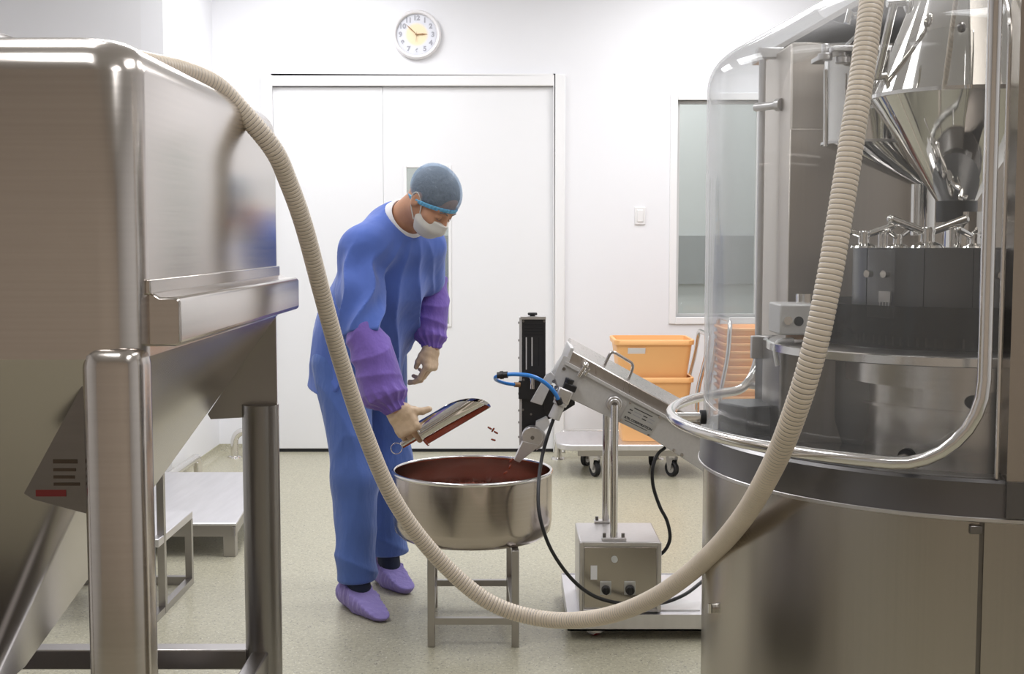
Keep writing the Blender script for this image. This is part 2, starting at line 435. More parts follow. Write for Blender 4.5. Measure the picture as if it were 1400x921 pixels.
# window
b = MB(); t = .045
for x0, z0, x1, z1 in ((wl - t, wb - t, wl, wt + t), (wr, wb - t, wr + t, wt + t), (wl, wb - t, wr, wb), (wl, wt, wr, wt + t)):
    b.box((x0, WY - .012, z0), (x1, WY + .06, z1))
wn = struct('window_1', b, 'trim_paint', bevel=.004); tag(wn, 'white framed interior window behind the machine hood')
b = MB(); t = .018
for x0, z0, x1, z1 in ((wl, wb, wl + t, wt), (wr - t, wb, wr, wt), (wl + t, wb, wr - t, wb + t), (wl + t, wt - t, wr - t, wt)):
    b.box((x0, WY + .03, z0), (x1, WY + .07, z1))
b.build('window_seal', 'trim_edge', wn)
MB().box((wl + t, WY + .045, wb + t), (wr - t, WY + .053, wt - t)).build('pane', 'window_glass', wn)
# the room beyond the window and door panes
o = struct('wall_corridor', MB().box((-2.4, WY + 1.8, 0), (XR, WY + 1.9, CEIL)), 'pale_glass', smooth=0); tag(o, 'pale green wall of the corridor seen through the window')
struct('wall_corridor_end', MB().box((XR, WY + T, 0), (XR + .1, WY + 1.9, CEIL)), 'pale_glass', smooth=0)['label'] = 'end wall of the corridor behind the window'
struct('wall_corridor_start', MB().box((-2.5, WY + T, 0), (-2.4, WY + 1.9, CEIL)), 'pale_glass', smooth=0)['label'] = 'end wall of the corridor behind the door'
mat('corridor_rail', (0.33, 0.34, 0.34), 0.5)
za, zb = P(980, 388, WY + 1.75).z, P(980, 322, WY + 1.75).z
struct('trim_3', MB().box((-2.4, WY + 1.76, za), (XR, WY + 1.8, zb)), 'corridor_rail')['label'] = 'grey impact band along the corridor wall'
l = bpy.data.lights.new('corridor_light', 'AREA'); l.shape = 'RECTANGLE'; l.size = 3.5; l.size_y = .5; l.energy = 55
o = bpy.data.objects.new('corridor_light', l); o.location = (0.4, WY + 1.0, CEIL - .05); COL.objects.link(o)

# ------------------------------------------------------------------ wall clock
cc = P(570, 48, WY); R = 33.0 * WY / FPX
ck = thing('wall_clock', 'round white wall clock above the double door', 'clock', (cc.x, WY, cc.z - R))
RX = Matrix.Rotation(math.pi / 2, 3, 'X')
prof = [(0.0001, 0.0), (R * .98, 0), (R, .012), (R * .985, .032), (R * .93, .042), (R * .86, .040), (R * .82, .026)]
MB().lathe(prof, cc, seg=64, M=RX).build('case', 'clock_case', ck, smooth=50)
def clock_face():
    m = mat('clock_face', (0.8, 0.8, 0.84), 0.5); nt = m.node_tree; bs = nt.nodes['Principled BSDF']
    tc = nt.nodes.new('ShaderNodeTexCoord'); ln = nt.nodes.new('ShaderNodeVectorMath'); ln.operation = 'LENGTH'
    sb = nt.nodes.new('ShaderNodeVectorMath'); sb.operation = 'SUBTRACT'; sb.inputs[1].default_value = (0, -.02, R)
    nt.links.new(tc.outputs['Object'], sb.inputs[0]); nt.links.new(sb.outputs[0], ln.inputs[0])
    cr = nt.nodes.new('ShaderNodeMapRange'); cr.inputs['From Min'].default_value = R * .38; cr.inputs['From Max'].default_value = R * .50
    nt.links.new(ln.outputs['Value'], cr.inputs['Value'])
    mx = nt.nodes.new('ShaderNodeMix'); mx.data_type = 'RGBA'; mx.inputs[6].default_value = (0.95, 0.80, 0.55, 1); mx.inputs[7].default_value = (0.78, 0.79, 0.85, 1)
    nt.links.new(cr.outputs[0], mx.inputs['Factor']); nt.links.new(mx.outputs[2], bs.inputs['Base Color'])
clock_face()
fy = WY - .020
MB().cyl((cc.x, fy + .004, cc.z), (cc.x, fy, cc.z), R * .84, seg=48).build('dial', 'clock_face', ck)
for k in range(1, 13):
    a = math.radians(90 - 30 * k); q = V(cc.x + R * .66 * math.cos(a), fy - .0012, cc.z + R * .66 * math.sin(a))
    font('numeral', str(k), R * .27, 'ink_grey', ck, Matrix.Translation(q) @ Matrix.Rotation(math.pi / 2, 4, 'X'))
def hand(name, ang, ln, wd, y, tail):
    a = math.radians(ang); d = V(math.cos(a), 0, math.sin(a)); n = V(-math.sin(a), 0, math.cos(a)); c = V(cc.x, y, cc.z)
    poly = [c - d * tail - n * wd * .5, c + d * ln * .55 - n * wd, c + d * ln, c + d * ln * .55 + n * wd, c - d * tail + n * wd * .5]
    MB().prism(poly, (0, -.002, 0)).build(name, 'brass_hand', ck)
hand('hour_hand', 3, R * .44, R * .035, fy - .003, R * .05)
hand('minute_hand', 137, R * .62, R * .022, fy - .006, R * .08)
hand('second_hand', 265, R * .34, R * .008, fy - .009, R * .1)
MB().cyl((cc.x, fy, cc.z), (cc.x, fy - .012, cc.z), R * .03).build('pivot', 'brass_hand', ck)
# light switch
s0 = P(875, 295, WY)
sw = thing('light_switch', 'small white wall switch plate between the door and the window', 'switch', (s0.x, WY, s0.z - .055))
MB().box((s0.x - .033, WY - .010, s0.z - .055), (s0.x + .033, WY, s0.z + .055)).build('plate', 'white_plastic', sw, bevel=.003)
MB().box((s0.x - .020, WY - .015, s0.z - .038), (s0.x + .020, WY - .009, s0.z + .038)).build('rocker', 'white_plastic', sw, bevel=.003)

# ------------------------------------------------------------------ floor guard rails
def guard(p, q, label, h=.165, r=.024):
    p = Vector(p); q = Vector(q); g = thing('floor_guard_rail', label, 'guard rail', p, 'low steel guard rails on the floor')
    MB().tube(bend([p, p + V(0, 0, h), q + V(0, 0, h), q], .075, 8), r, 14).build('tube', 'steel_bright', g)
    for e in (p, q):
        MB().lathe([(.0001, .012), (r, .012), (r * 1.25, .010), (.044, .008), (.046, .0), (.0001, 0)], e, seg=24).build('flange', 'steel_bright', g)
a = G(321, 625); guard(a, a + V(.20, 0, 0), 'low bent steel guard rail in the corner left of the double door')
a = G(271, 652); guard(a, a + V(-.0, -1.0, 0), 'low steel guard rail along the return wall behind the bin', .12)
a = G(763, 627); guard(a, a + V(.62, 0.0, 0), 'low steel guard rail right of the double door behind the trolley')

# ------------------------------------------------------------------ low platform and step stool behind the bin
lp = G(322, 762)
hz = P(323, 715, lp.y).z
ybk = G(300, 645, hz).y
x1 = P(323, 715, lp.y).x; x0 = x1 - .95
pf = thing('low_platform', 'low square steel platform with a plain flat top behind the bin', 'platform', ((x0 + x1) / 2, (lp.y + ybk) / 2, 0))
MB().prism([V(x0, lp.y, hz - .012), V(x1, lp.y, hz - .012), V(x1 - .10, ybk, hz - .012), V(x0 - .10, ybk, hz - .012)], (0, 0, .012)).build('top', 'steel_table', pf, bevel=.004)
e = .06; cs4 = [V(x0 + .02, lp.y + .02, 0), V(x1 - .02, lp.y + .02, 0), V(x1 - .12, ybk - .02, 0), V(x0 - .08, ybk - .02, 0)]
for i in range(4):
    p_, q_ = cs4[i], cs4[(i + 1) % 4]; d_ = (q_ - p_).normalized(); n_ = V(-d_.y, d_.x, 0) * .013
    MB().prism([p_ + n_ + V(0, 0, hz - .011), p_ - n_ + V(0, 0, hz - .011), p_ - n_ + V(0, 0, hz - e), p_ + n_ + V(0, 0, hz - e)], q_ - p_).build('apron', 'steel_leg', pf)
    ctr = p_ + ((cs4[0] + cs4[2]) / 2 - p_).normalized() * .022
    MB().box((ctr.x - .026, ctr.y - .026, 0), (ctr.x + .026, ctr.y + .026, hz - .02)).build('leg', 'steel_leg', pf, bevel=.003)
pr = G(254, 798); pn = G(229, 837)
ht = P(255, 699, pr.y).z
xs = (pr.x + pn.x) / 2 + .0; wst = .46
st = thing('step_stool', 'steel frame step stool with one raised post behind the bin', 'step stool', (xs - wst / 2, (pr.y + pn.y) / 2, 0))
q = .013; yb, yn = pr.y, pn.y - .28
MB().box((xs - wst, yn + .2, ht - .03), (xs + q, yb + q, ht)).build('tread', 'steel_table', st, bevel=.003)
for lx in (xs, xs - wst + q):
    MB().box((lx - q, yb - q, 0), (lx + q, yb + q, ht - .03)).build('leg', 'steel_leg', st)
    MB().box((lx - q * .9, pn.y - q, .001), (lx + q * 1.06, pn.y + q, 0.72)).build('post', 'steel_leg', st)
    MB().box((lx - q, yn, 0), (lx + q, yb - q, .026)).build('foot_bar', 'steel_leg', st)
MB().box((xs - wst + 2 * q, yb - q, .0), (xs - q, yb + q, .032)).build('cross_bar', 'steel_leg', st)

# ------------------------------------------------------------------ trolleys and orange bins
def trolley(x0, x1, y0, y1, h, label, hx, wheels, kink=.06, ph=.78):
    t = thing('platform_trolley', label, 'trolley', ((x0 + x1) / 2, (y0 + y1) / 2, 0), 'platform trolleys by the far wall')
    MB().loft([rrect(x0, x1, y0, y1, .10, z, 6) for z in (h - .035, h)]).build('platform', 'steel_table', t, bevel=.006)
    for yy in (y0 + .08, y1 - .08): MB().box((x0 + .12, yy - .02, h - .075), (x1 - .12, yy + .02, h - .034)).build('under_bar', 'steel_leg', t)
    for wx, wy, rt in wheels: caster(t, (wx, wy, 0), (h - .036 - .068) / 2 if h < .2 else .0605, rt)
    ya, yb = y0 + .06, y1 - .06
    pts = [V(hx, ya, h - .02), V(hx, ya, h + .30), V(hx + kink, ya, h + .50), V(hx + kink * 1.3, ya, h + ph - .16), V(hx + kink * 1.3, yb, h + ph - .16), V(hx + kink, yb, h + .50), V(hx, yb, h + .30), V(hx, yb, h - .02)]
    MB().tube(bend(pts, .07, 6), .013, 12).build('handle', 'steel_bright', t)
    return t
TH_ = P(800, 606, 7.05).z
tx0 = P(760, 600, 7.25).x
trolley(tx0, tx0 + .84, 7.0, 7.52, TH_, 'steel platform trolley carrying the two deep orange bins', tx0 + .80,
        [(tx0 + .22, 7.09, 1.1), (tx0 + .19, 7.43, 2.2), (P(919, 650, 7.07).x, 7.09, 0.9), (P(893, 630, 7.4).x, 7.43, 1.9)], kink=.05)
def bin_mesh(m, cx, cy, z, wb_, db_, wt_, dt_, h, lip):
    loops = []
    def L(w2, d2, zz, r): loops.append(rrect(cx - w2 / 2, cx + w2 / 2, cy - d2 / 2, cy + d2 / 2, r, zz, 4))
    L(wb_, db_, z, .03); L(wt_, dt_, z + h - lip, .035); L(wt_ + .022, dt_ + .022, z + h - lip, .04); L(wt_ + .026, dt_ + .026, z + h - .003, .04)
    L(wt_ + .02, dt_ + .02, z + h, .04); L(wt_ - .006, dt_ - .006, z + h, .035); L(wb_ - .006, db_ - .006, z + .005, .03)
    m.loft(loops)
bx0, bx1 = P(842, 480, 7.1).x, P(946, 480, 7.1).x; bw = bx1 - bx0; bcx = (bx0 + bx1) / 2
bh = P(890, 515, 7.1).z - TH_ - .002
zt = P(890, 464, 7.1).z
for k, (z, lab) in enumerate(((TH_ + .001, 'lower of the two deep orange plastic bins on the trolley'), (zt - bh, 'upper orange plastic bin with a white paper label on its front'))):
    t = thing('storage_bin', lab, 'bin', (bcx, 7.25, z), 'deep orange bins on the trolley')
    m = MB(); bin_mesh(m, bcx, 7.25, z, bw * .80, .30 * .86, bw, .36, bh, .028); m.build('tub', 'orange_plastic', t, smooth=50)
    lb = MB(); lx = bcx - bw * .5 + bw * .15; yy = 7.25 - .18 + .001
    tl = (.30 * .86 - .36) / 2 / bh
    lb.prism([V(lx, yy - .0035 - tl * -.045, z + bh - .045), V(lx + bw * .23, yy - .0035 - tl * -.045, z + bh - .045), V(lx + bw * .23, yy + .0035 + .008, z + bh - .085), V(lx, yy + .0035 + .008, z + bh - .085)], (0, -.002, 0))
    lb.build('paper_label', 'paper', t)
# second trolley with nested trays, seen through the hood
sx0 = P(985, 500, 6.9).x
TH2 = .22
trolley(sx0 - .035, sx0 + .66, 6.72, 7.24, TH2, 'steel platform trolley under the stack of shallow orange trays', sx0 - .02,
        [(sx0 + .05, 6.8, .6), (sx0 + .05, 7.16, .2), (sx0 + .5, 6.8, .4), (sx0 + .5, 7.16, .9)], kink=.04, ph=.86)
ORD = ['topmost', 'second', 'third', 'fourth', 'fifth', 'sixth', 'seventh', 'eighth', 'ninth', 'tenth', 'eleventh', 'twelfth', 'thirteenth', 'fourteenth', 'fifteenth']
ztop = P(1010, 448, 6.85).z; NT = 14; pitch = (ztop - .11 - TH2) / (NT - 1)
m = MB(); bin_mesh(m, 0, 0, 0, .40, .28, .46, .34, .11, .014)
tray0 = None
for k in range(NT):
    z = TH2 + pitch * k + .001; lab = ('topmost shallow orange tray of the nested stack' if k == NT - 1 else '%s shallow orange tray from the top of the nested stack' % ORD[NT - 1 - k])
    if tray0 is None: tray0 = m.build('stacking_tray', 'orange_tray', None, smooth=50); o = tray0
    else: o = tray0.copy(); COL.objects.link(o)
    o.location = (sx0 + .24, 6.98, z); tag(o, lab, 'tray', 'nested orange trays')
#@@BIN
# ================================================================== big steel powder bin (left)
BX1, BX0, BY0, BY1 = -0.602, -1.852, 2.0, 3.245
BZT, BZB = 1.681, 1.160
bc = ((BX0 + BX1) / 2, (BY0 + BY1) / 2)
bn = thing('powder_bin', 'large brushed steel powder bin with hopper bottom on four legs', 'bin', (bc[0], bc[1], 0))
loops = []
def RL(ins, z, r): loops.append(rrect(BX0 + ins, BX1 - ins, BY0 + ins, BY1 - ins, max(r, .012), z, 8))
RL(0, BZB, .065)
RL(0, BZT - .06, .065)
for k in range(1, 9):
    a = math.radians(90 * k / 8); RL(.06 * (1 - math.cos(a)), BZT - .06 + .06 * math.sin(a), .075 - .02 * k / 8)
RL(.35, BZT + .012, .05); RL(.42, BZT + .012, .05)
m = MB(); m.loft(loops); m.build('body', 'steel_bin', bn, smooth=35)
oz = .40; hw = .135
loops = [rrect(BX0 + .002, BX1 - .002, BY0 + .002, BY1 - .002, .065, BZB, 8)]
for t in (.02, .3, .6, 1.0):
    x0 = BX0 * (1 - t) + (bc[0] - hw) * t; x1 = BX1 * (1 - t) + (bc[0] + hw) * t
    y0 = BY0 * (1 - t) + (bc[1] - hw) * t; y1 = BY1 * (1 - t) + (bc[1] + hw) * t
    loops.append(rrect(x0, x1, y0, y1, .065 - .03 * t, BZB * (1 - t) + oz * t, 8))
MB().loft(loops).build('hopper', 'steel_hopper', bn, smooth=25)
# outlet valve
v = MB().cyl((bc[0], bc[1], oz - .06), (bc[0], bc[1], oz + .01), hw * 1.02, seg=40); v.cyl((bc[0], bc[1], oz - .075), (bc[0], bc[1], oz - .055), hw * 1.2, seg=40)
vo = v.build('outlet_valve', 'steel_dark', bn, bevel=.004)
MB().tube(bend([V(bc[0] + .12, bc[1] - .05, oz - .065), V(bc[0] + .24, bc[1] - .07, oz - .065), V(bc[0] + .24, bc[1] - .01, oz - .065), V(bc[0] + .12, bc[1] + .01, oz - .065)], .02), .006, 8).build('valve_handle', 'steel_bright', vo)
# lid
MB().lathe([(.0001, .055), (.16, .055), (.185, .045), (.19, .03), (.19, -.1), (.0001, -.1)], (bc[0] + .005, bc[1], BZT + .047), seg=40).build('lid', 'steel_dark', bn)
# side rail
ra, rb, rz0, rz1 = BY0 + .06, BY1 - .035, 1.176, 1.258
rl = MB()
sec = [(0, rz1 + .012), (.022, rz1), (.050, rz1), (.056, rz1 - .008), (.056, rz0 + .006), (.050, rz0), (0, rz0)]
rl.loft([[V(BX1 - .004 + x, y, z) for x, z in sec] for y in (ra, rb)])
ro = rl.build('side_rail', 'steel_bin', bn, bevel=.004)
MB().box((BX1 - .004, ra - .01, rz1 + .004), (BX1 + .006, BY1 - .05, rz1 + .030)).build('rail_flange', 'steel_bin', ro, bevel=.003)
# legs and gussets
lr = .05
def leg_square(cx, cy, z1, nm='leg'):
    lo = []
    for z, s in ((0.03, 1), (z1 - .03, 1), (z1 - .012, .94), (z1 - .003, .8), (z1, .55)):
        lo.append(rrect(cx - lr * s, cx + lr * s, cy - lr * s, cy + lr * s, .034 * s, z, 6))
    return MB().loft(lo).build(nm, 'steel_bin', bn, smooth=40)
leg_square(BX1 - lr + .002, BY0 + lr - .012, 1.178)
leg_square(BX0 + lr - .002, BY0 + lr - .012, 1.178)
fx = P(358, 700, BY1 - .05).x
for cx in (fx, BX0 + .052):
    MB().cyl((cx, BY1 - .048, 0.03), (cx, BY1 - .048, .93), .047, seg=32).build('leg', 'steel_shade', bn)
for cx, cy in ((BX1 - lr, BY0 + lr - .012), (BX0 + lr, BY0 + lr - .012), (fx, BY1 - .048), (BX0 + .052, BY1 - .048)):
    MB().cyl((cx, cy, 0), (cx, cy, .04), .062, seg=24).build('foot', 'steel_dark', bn)
# gusset plates (front: with warning label; rear)
yq = BY0 + .030
g = MB().prism([V(BX1 - .08, yq, BZB - .005), V(BX1 - .095, yq, BZB - .03), V(BX1 - .205, yq, .935), V(BX1 - .19, yq, .925), V(BX1 - .08, yq, .895)], (0, .006, 0))
go = g.build('gusset', 'steel_dark', bn)
for k, (zz, hh, mt, xx0, xx1) in enumerate(((.985, .007, 'ink_yellow', -.155, -.115), (.972, .005, 'ink_yellow', -.155, -.118), (.960, .005, 'ink_yellow', -.155, -.120), (.948, .005, 'ink_yellow', -.155, -.112), (.930, .011, 'ink_red', -.185, -.135))):
    MB().box((BX1 + xx0, yq - .0012, zz), (BX1 + xx1, yq, zz + hh)).build('warning_text', mt, go)
yq = BY1 - .052
MB().prism([V(BX1 - .006, yq, BZB + .01), V(BX1 - .006, yq, P(382, 568, yq).z), P(288, 573, yq), P(284, 566, yq)], (0, .008, 0)).build('gusset', 'steel_leg', bn)
yq2 = BY1 - .052
MB().prism([V(BX0 + .006, yq, BZB), V(BX0 + .006, yq, .89), V(BX0 + .19, yq, .89)], (0, .008, 0)).build('gusset', 'steel_leg', bn)
# lower frame
zb0, zb1 = P(300, 911, BY1 - .05).z, P(300, 884, BY1 - .05).z
MB().box((BX0 + .09, BY1 - .075, zb0), (fx - .04, BY1 - .02, zb1)).build('cross_bar', 'steel_leg', bn, bevel=.004)
for xx in (BX1 - .052, BX0 + .052):
    MB().box((xx - .022, BY0 + .08, zb0), (xx + .022, BY1 - .09, zb1)).build('side_bar', 'steel_leg', bn, bevel=.004)
# black transport dolly standing between the legs
dy = thing('transport_dolly', 'black low dolly with a pale steel cross on top under the bin', 'dolly', (bc[0], bc[1], 0))
dx0, dx1, dy0, dy1, dzt = BX0 + .14, BX1 - .13, BY0 + .16, BY1 - .14, .205
MB().loft([rrect(dx0, dx1, dy0, dy1, .05, z, 5) for z in (.10, dzt)]).build('deck', 'dolly_brown', dy, bevel=.006)
for a in (45, 135):
    Mz = Matrix.Rotation(math.radians(a), 3, 'Z'); MB().cbox((bc[0], bc[1], dzt + .008 + (.012 if a > 90 else 0)), (1.12, .10, .012), Mz).build('cross_strap', 'steel_table', dy, bevel=.002)
for wx in (dx0 + .09, dx1 - .09):
    for wy in (dy0 + .09, dy1 - .09): caster(dy, (wx, wy, 0), .033, .3)

# ================================================================== flexible hose
hp = [V(-1.12, 2.78, 1.725), V(-1.03, 2.62, 1.724), V(-.92, 2.52, 1.722), V(-.815, 2.50, 1.721), V(-.745, 2.585, 1.714), V(-.700, 2.69, 1.712), V(-.652, 2.765, 1.692), V(-.612, 2.815, 1.648), P(373, 203, 2.87), P(394, 248, 2.93), P(416, 310, 3.0), P(440, 400, 3.1), P(465, 490, 3.18), P(498, 590, 3.27), P(540, 685, 3.34),
      P(598, 762, 3.38), P(668, 822, 3.38), P(745, 846, 3.36), P(822, 843, 3.22), P(893, 817, 3.05), P(958, 770, 2.84), P(1012, 712, 2.56), P(1056, 638, 2.33), P(1088, 560, 2.22), P(1113, 478, 2.18),
      P(1133, 385, 2.18), P(1150, 285, 2.2), P(1168, 170, 2.23), P(1183, 70, 2.27), P(1192, 0, 2.31), P(1200, -60, 2.38), V(.86, 2.55, 2.02), V(.97, 2.72, 2.06)]
path = resample(catmull(hp, 14), .00095)
HR = .0212
hs = thing('flexible_hose', 'long ribbed beige suction hose looping from the steel bin to the machine', 'hose', (0, 3.2, 0.3))
pitch_n = 10                             # samples per rib
rs = []
prof_r = [0.0, .0010, .0013, .0014, .0014, .0014, .0014, .0013, .0010, .0002]
for i in range(len(path)): rs.append(HR + prof_r[i % pitch_n])
hm = MB(); hm.tube(path, rs, 18); ho = hm.build('corrugated_tube', 'hose_beige', hs, smooth=180)
me = ho.data; me.materials.append(M_['hose_wire'])
idx = []
for p in me.polygons:
    v0 = min(p.vertices) // 18
    idx.append(1 if (v0 % pitch_n) in (9,) and len(p.vertices) == 4 else 0)
me.polygons.foreach_set('material_index', idx)
for e0, e1 in ((path[0], path[30]), (path[-31], path[-1])):
    MB().cyl(e0, e1, HR * 1.28, seg=24).build('end_cuff', 'steel_satin', hs)

# ================================================================== steel tub, stand and capsules
TC = V(P(646, 640, 4.31).x, 4.31, 0); TR = .2825
rz = P(646, 640, 4.31).z; bz = P(646, 748, 4.31 - TR * .8).z - .004
tb = thing('steel_tub', 'round shallow brushed steel tub in front of the worker', 'tub', (TC.x, TC.y, bz), None)
pr_ = [(.0001, bz), (TR * .90, bz), (TR * .965, bz + .018), (TR * .985, bz + .05), (TR - .004, rz - .012), (TR - .008, rz - .012), (TR * .98 - .004, bz + .05), (TR * .955, bz + .02), (TR * .9, bz + .006), (.0001, bz + .006)]
MB().lathe(pr_, (TC.x, TC.y, 0), seg=96).build('wall', 'steel_drum', tb, smooth=40)
MB().lathe([(TR - .006 + .006 * math.cos(t), rz - .007 + .007 * math.sin(t)) for t in [2 * math.pi * k / 12 for k in range(13)]], (TC.x, TC.y, 0), seg=96).build('rim', 'steel_bright', tb, smooth=180)
# stand
sd = thing('tub_stand', 'square steel tube stand with cross bars under the round tub', 'stand', (TC.x, TC.y, 0))
L_ = [G(590, 883), G(704.5, 883), G(697, 829), V(0, 0, 0)]
L_[3] = L_[2] + (L_[0] - L_[1]) * 1.0
q = .0125
for p in L_:
    MB().box((p.x - q, p.y - q, 0), (p.x + q, p.y + q, bz - .001)).build('leg', 'steel_leg', sd, bevel=.002)
def bar(a, bb, z, nm='cross_bar', sz=.011, par=sd, mt='steel_leg'):
    a = V(a.x, a.y, z); bb = V(bb.x, bb.y, z); d = (bb - a).normalized(); a = a + d * .012; bb = bb - d * .012; n = V(-d.y, d.x, 0)
    MB().prism([a + n * sz + V(0, 0, sz), a - n * sz + V(0, 0, sz), a - n * sz - V(0, 0, sz), a + n * sz - V(0, 0, sz)], bb - a).build(nm, mt, par)
zf = P(648, 848, L_[0].y).z
bar(L_[0], L_[1], zf); bar(L_[3], L_[2], P(660, 796, L_[2].y).z); bar(L_[1], L_[2], zf + .02); bar(L_[0], L_[3], zf + .02)
for a_, b_ in ((1, 2), (3, 0)): bar(L_[a_], L_[b_], bz - .012, 'top_rail')
# capsules
def capsule(m, c, d, L=.018, r=.0033, seg=6):
    c = Vector(c); d = Vector(d).normalized(); x = d.orthogonal().normalized(); y = d.cross(x); n0 = len(m.v)
    pr = ((-L / 2, .0), (-L / 2 + r * .45, .82 * r), (-L * .1, r), (L * .0, r * 1.08), (L / 2 - r * .45, .86 * r), (L / 2, 0))
    ring = []
    for t, rr in pr:
        if rr == 0: m.v.append(tuple(c + d * t)); ring.append([len(m.v) - 1])
        else:
            ids = []
            for k in range(seg):
                a = 2 * math.pi * k / seg; m.v.append(tuple(c + d * t + (x * math.cos(a) + y * math.sin(a)) * rr)); ids.append(len(m.v) - 1)
            ring.append(ids)
    for A, B in zip(ring, ring[1:]):
        if len(A) == 1: m.f += [(A[0], B[(k + 1) % seg], B[k]) for k in range(seg)]
        elif len(B) == 1: m.f += [(A[k], A[(k + 1) % seg], B[0]) for k in range(seg)]
        else: m.f += [(A[k], A[(k + 1) % seg], B[(k + 1) % seg], B[k]) for k in range(seg)]
random.seed(4)
fill = rz - .098
mass = MB()
mass.lathe([(.0001, fill + .012), (TR * .4, fill + .006), (TR * .8, fill - .010), (TR * .955, fill - .016), (TR * .93, bz + .03), (.0001, bz + .02)], (TC.x, TC.y, 0), seg=48)
for k in range(5200):
    r = TR * .945 * math.sqrt(random.random()); a = random.random() * 2 * math.pi
    z = fill + .012 - .030 * (r / TR) ** 1.6 + random.uniform(-.004, .008)
    capsule(mass, (TC.x + r * math.cos(a), TC.y + r * math.sin(a), z), (random.gauss(0, 1), random.gauss(0, 1), random.gauss(0, .35)), seg=5)
o = mass.build('capsules', 'capsule', None, smooth=60)
tag(o, 'heap of reddish brown capsules lying inside the round steel tub', 'capsules', kind='stuff')
def one_capsule(p, d, lab):
    m = MB(); capsule(m, p, d, seg=8); o = m.build('capsule', 'capsule', None, smooth=60); tag(o, lab, 'capsule', 'loose falling capsules')
one_capsule(P(669.5, 585, 4.27), (.82, .1, -.5), 'upper left capsule of the falling cross beside the scoop')
one_capsule(P(678, 591, 4.268), (.82, .1, -.5), 'lower right capsule of the falling cross beside the scoop')
one_capsule(P(674, 587.5, 4.258), (.5, -.2, .8), 'steep middle capsule of the falling cross beside the scoop')
one_capsule(P(674.5, 601, 4.26), (.95, .1, -.3), 'lowest falling capsule beside the scoop, alone and nearly level')
sp = [(699, 629, .6, .6), (697, 638, .3, .9), (691, 646, .7, .5), (684, 660, .9, .3)]
for k, (x, y, dx, dz) in enumerate(sp):
    one_capsule(P(x, y, 4.34 - .012 * k), (dx, .2, dz), ['capsule just leaving the discharge spout', 'second capsule falling below the discharge spout', 'third capsule falling below the discharge spout', 'lowest capsule falling below the discharge spout'][k])

# ================================================================== scoop
SA = V(.857, -.05, .51).normalized(); SY = 4.238
s_org = P(579, 591, SY)                  # centre of the back plate
up_ = (V(0, 0, 1) - SA * SA.z).normalized(); sd_ = SA.cross(up_)
Ms = Matrix((SA, sd_, up_)).transposed()  # local x along axis, y sideways, z up
sr = .0425
scp = thing('steel_scoop', 'polished steel scoop held in the gloved hand over the tub', 'scoop', s_org - V(0, 0, sr))
m = MB(); n = 36; L0 = .245
def cut(zl): return L0 * (0.40 + 0.60 * math.sqrt(max(0.0, 1 - ((zl + 1) / 2) ** 1.7)))   # rim of the cut tube: long below, short above
outer, inner = [], []
for k in range(n):
    a = 2 * math.pi * k / n; cy, cz = math.cos(a), math.sin(a)
    outer.append([V(0, cy * sr, cz * sr), V(cut(cz), cy * sr, cz * sr), V(cut(cz), cy * (sr - .0015), cz * (sr - .0015)), V(.002, cy * (sr - .0015), cz * (sr - .0015))])
vs = [s_org + Ms @ p for row in outer for p in row]
fs = [(k * 4 + i, ((k + 1) % n) * 4 + i, ((k + 1) % n) * 4 + i + 1, k * 4 + i + 1) for k in range(n) for i in range(3)]
m.add(vs, fs); m.build('blade', 'steel_mirror', scp, smooth=50)
m = MB(); m.cyl(s_org - SA * .003, s_org + SA * .001, sr, seg=36); m.build('back_plate', 'steel_bright', scp)
m = MB(); m.cyl(s_org - SA * .008, s_org - SA * .0031, sr * 1.14, seg=36); m.build('back_flange', 'steel_bright', scp)
m = MB(); m.cyl(s_org - SA * .004, s_org - SA * .088, .0125, seg=18); m.build('handle', 'steel_bright', scp, bevel=.002)
rc = s_org - SA * .088 + V(-.018, 0, -.011)
m = MB(); m.tube([rc + V(.019 * math.cos(t), .004 * math.cos(t), .019 * math.sin(t)) for t in [2 * math.pi * k / 28 for k in range(28)]], .0014, 6, closed=True); m.build('hanging_ring', 'steel_bright', scp)
#@@POLISHER
# ================================================================== capsule polisher on its cart
PY = 4.24
po = thing('capsule_polisher', 'tilted steel capsule polisher on a small wheeled cart beside the tub', 'machine', (P(850, 860, 4.3).x, 4.36, 0))
def pxp(pts, Y): return [P(x, y, Y) for x, y in pts]
def slab(name, pts, Y, thick, m, par=None, bevel=0.0):
    return MB().prism(pxp(pts, Y), (0, thick, 0)).build(name, m, par if par is not None else po, bevel=bevel)
# cart tray
ty0, ty1 = 4.13, 4.66
zt1, zt0 = P(860, 840, ty0).z, P(860, 862, ty0).z
cx0, cx1 = P(776, 840, ty0).x, P(1010, 840, ty0).x
b = MB(); b.box((cx0, ty0, zt0), (cx1, ty1, zt0 + .006)); b.box((cx0, ty0, zt0), (cx1, ty0 + .004, zt1)); b.box((cx0, ty1 - .004, zt0), (cx1, ty1, zt1)); b.box((cx0, ty0, zt0), (cx0 + .004, ty1, zt1)); b.box((cx1 - .004, ty0, zt0), (cx1, ty1, zt1))
b.box((cx0 + .004, ty0 + .004, zt1 - .006), (cx1 - .004, ty1 - .004, zt1 - .003))
b.build('cart_tray', 'steel_table', po)
for wx in (cx0 + .100, cx1 - .07):
    for wy in (ty0 + .06, ty1 - .06): caster(po, (wx, wy, 0), (zt0 - .017) / 2, .9, 'red_wheel', .017)
MB().prism([P(886, 838, 4.18), P(957, 838, 4.18), P(957, 826, 4.3), P(905, 822, 4.3)], (0, 0, .012)).build('cover_sheet', 'white_plastic', po)
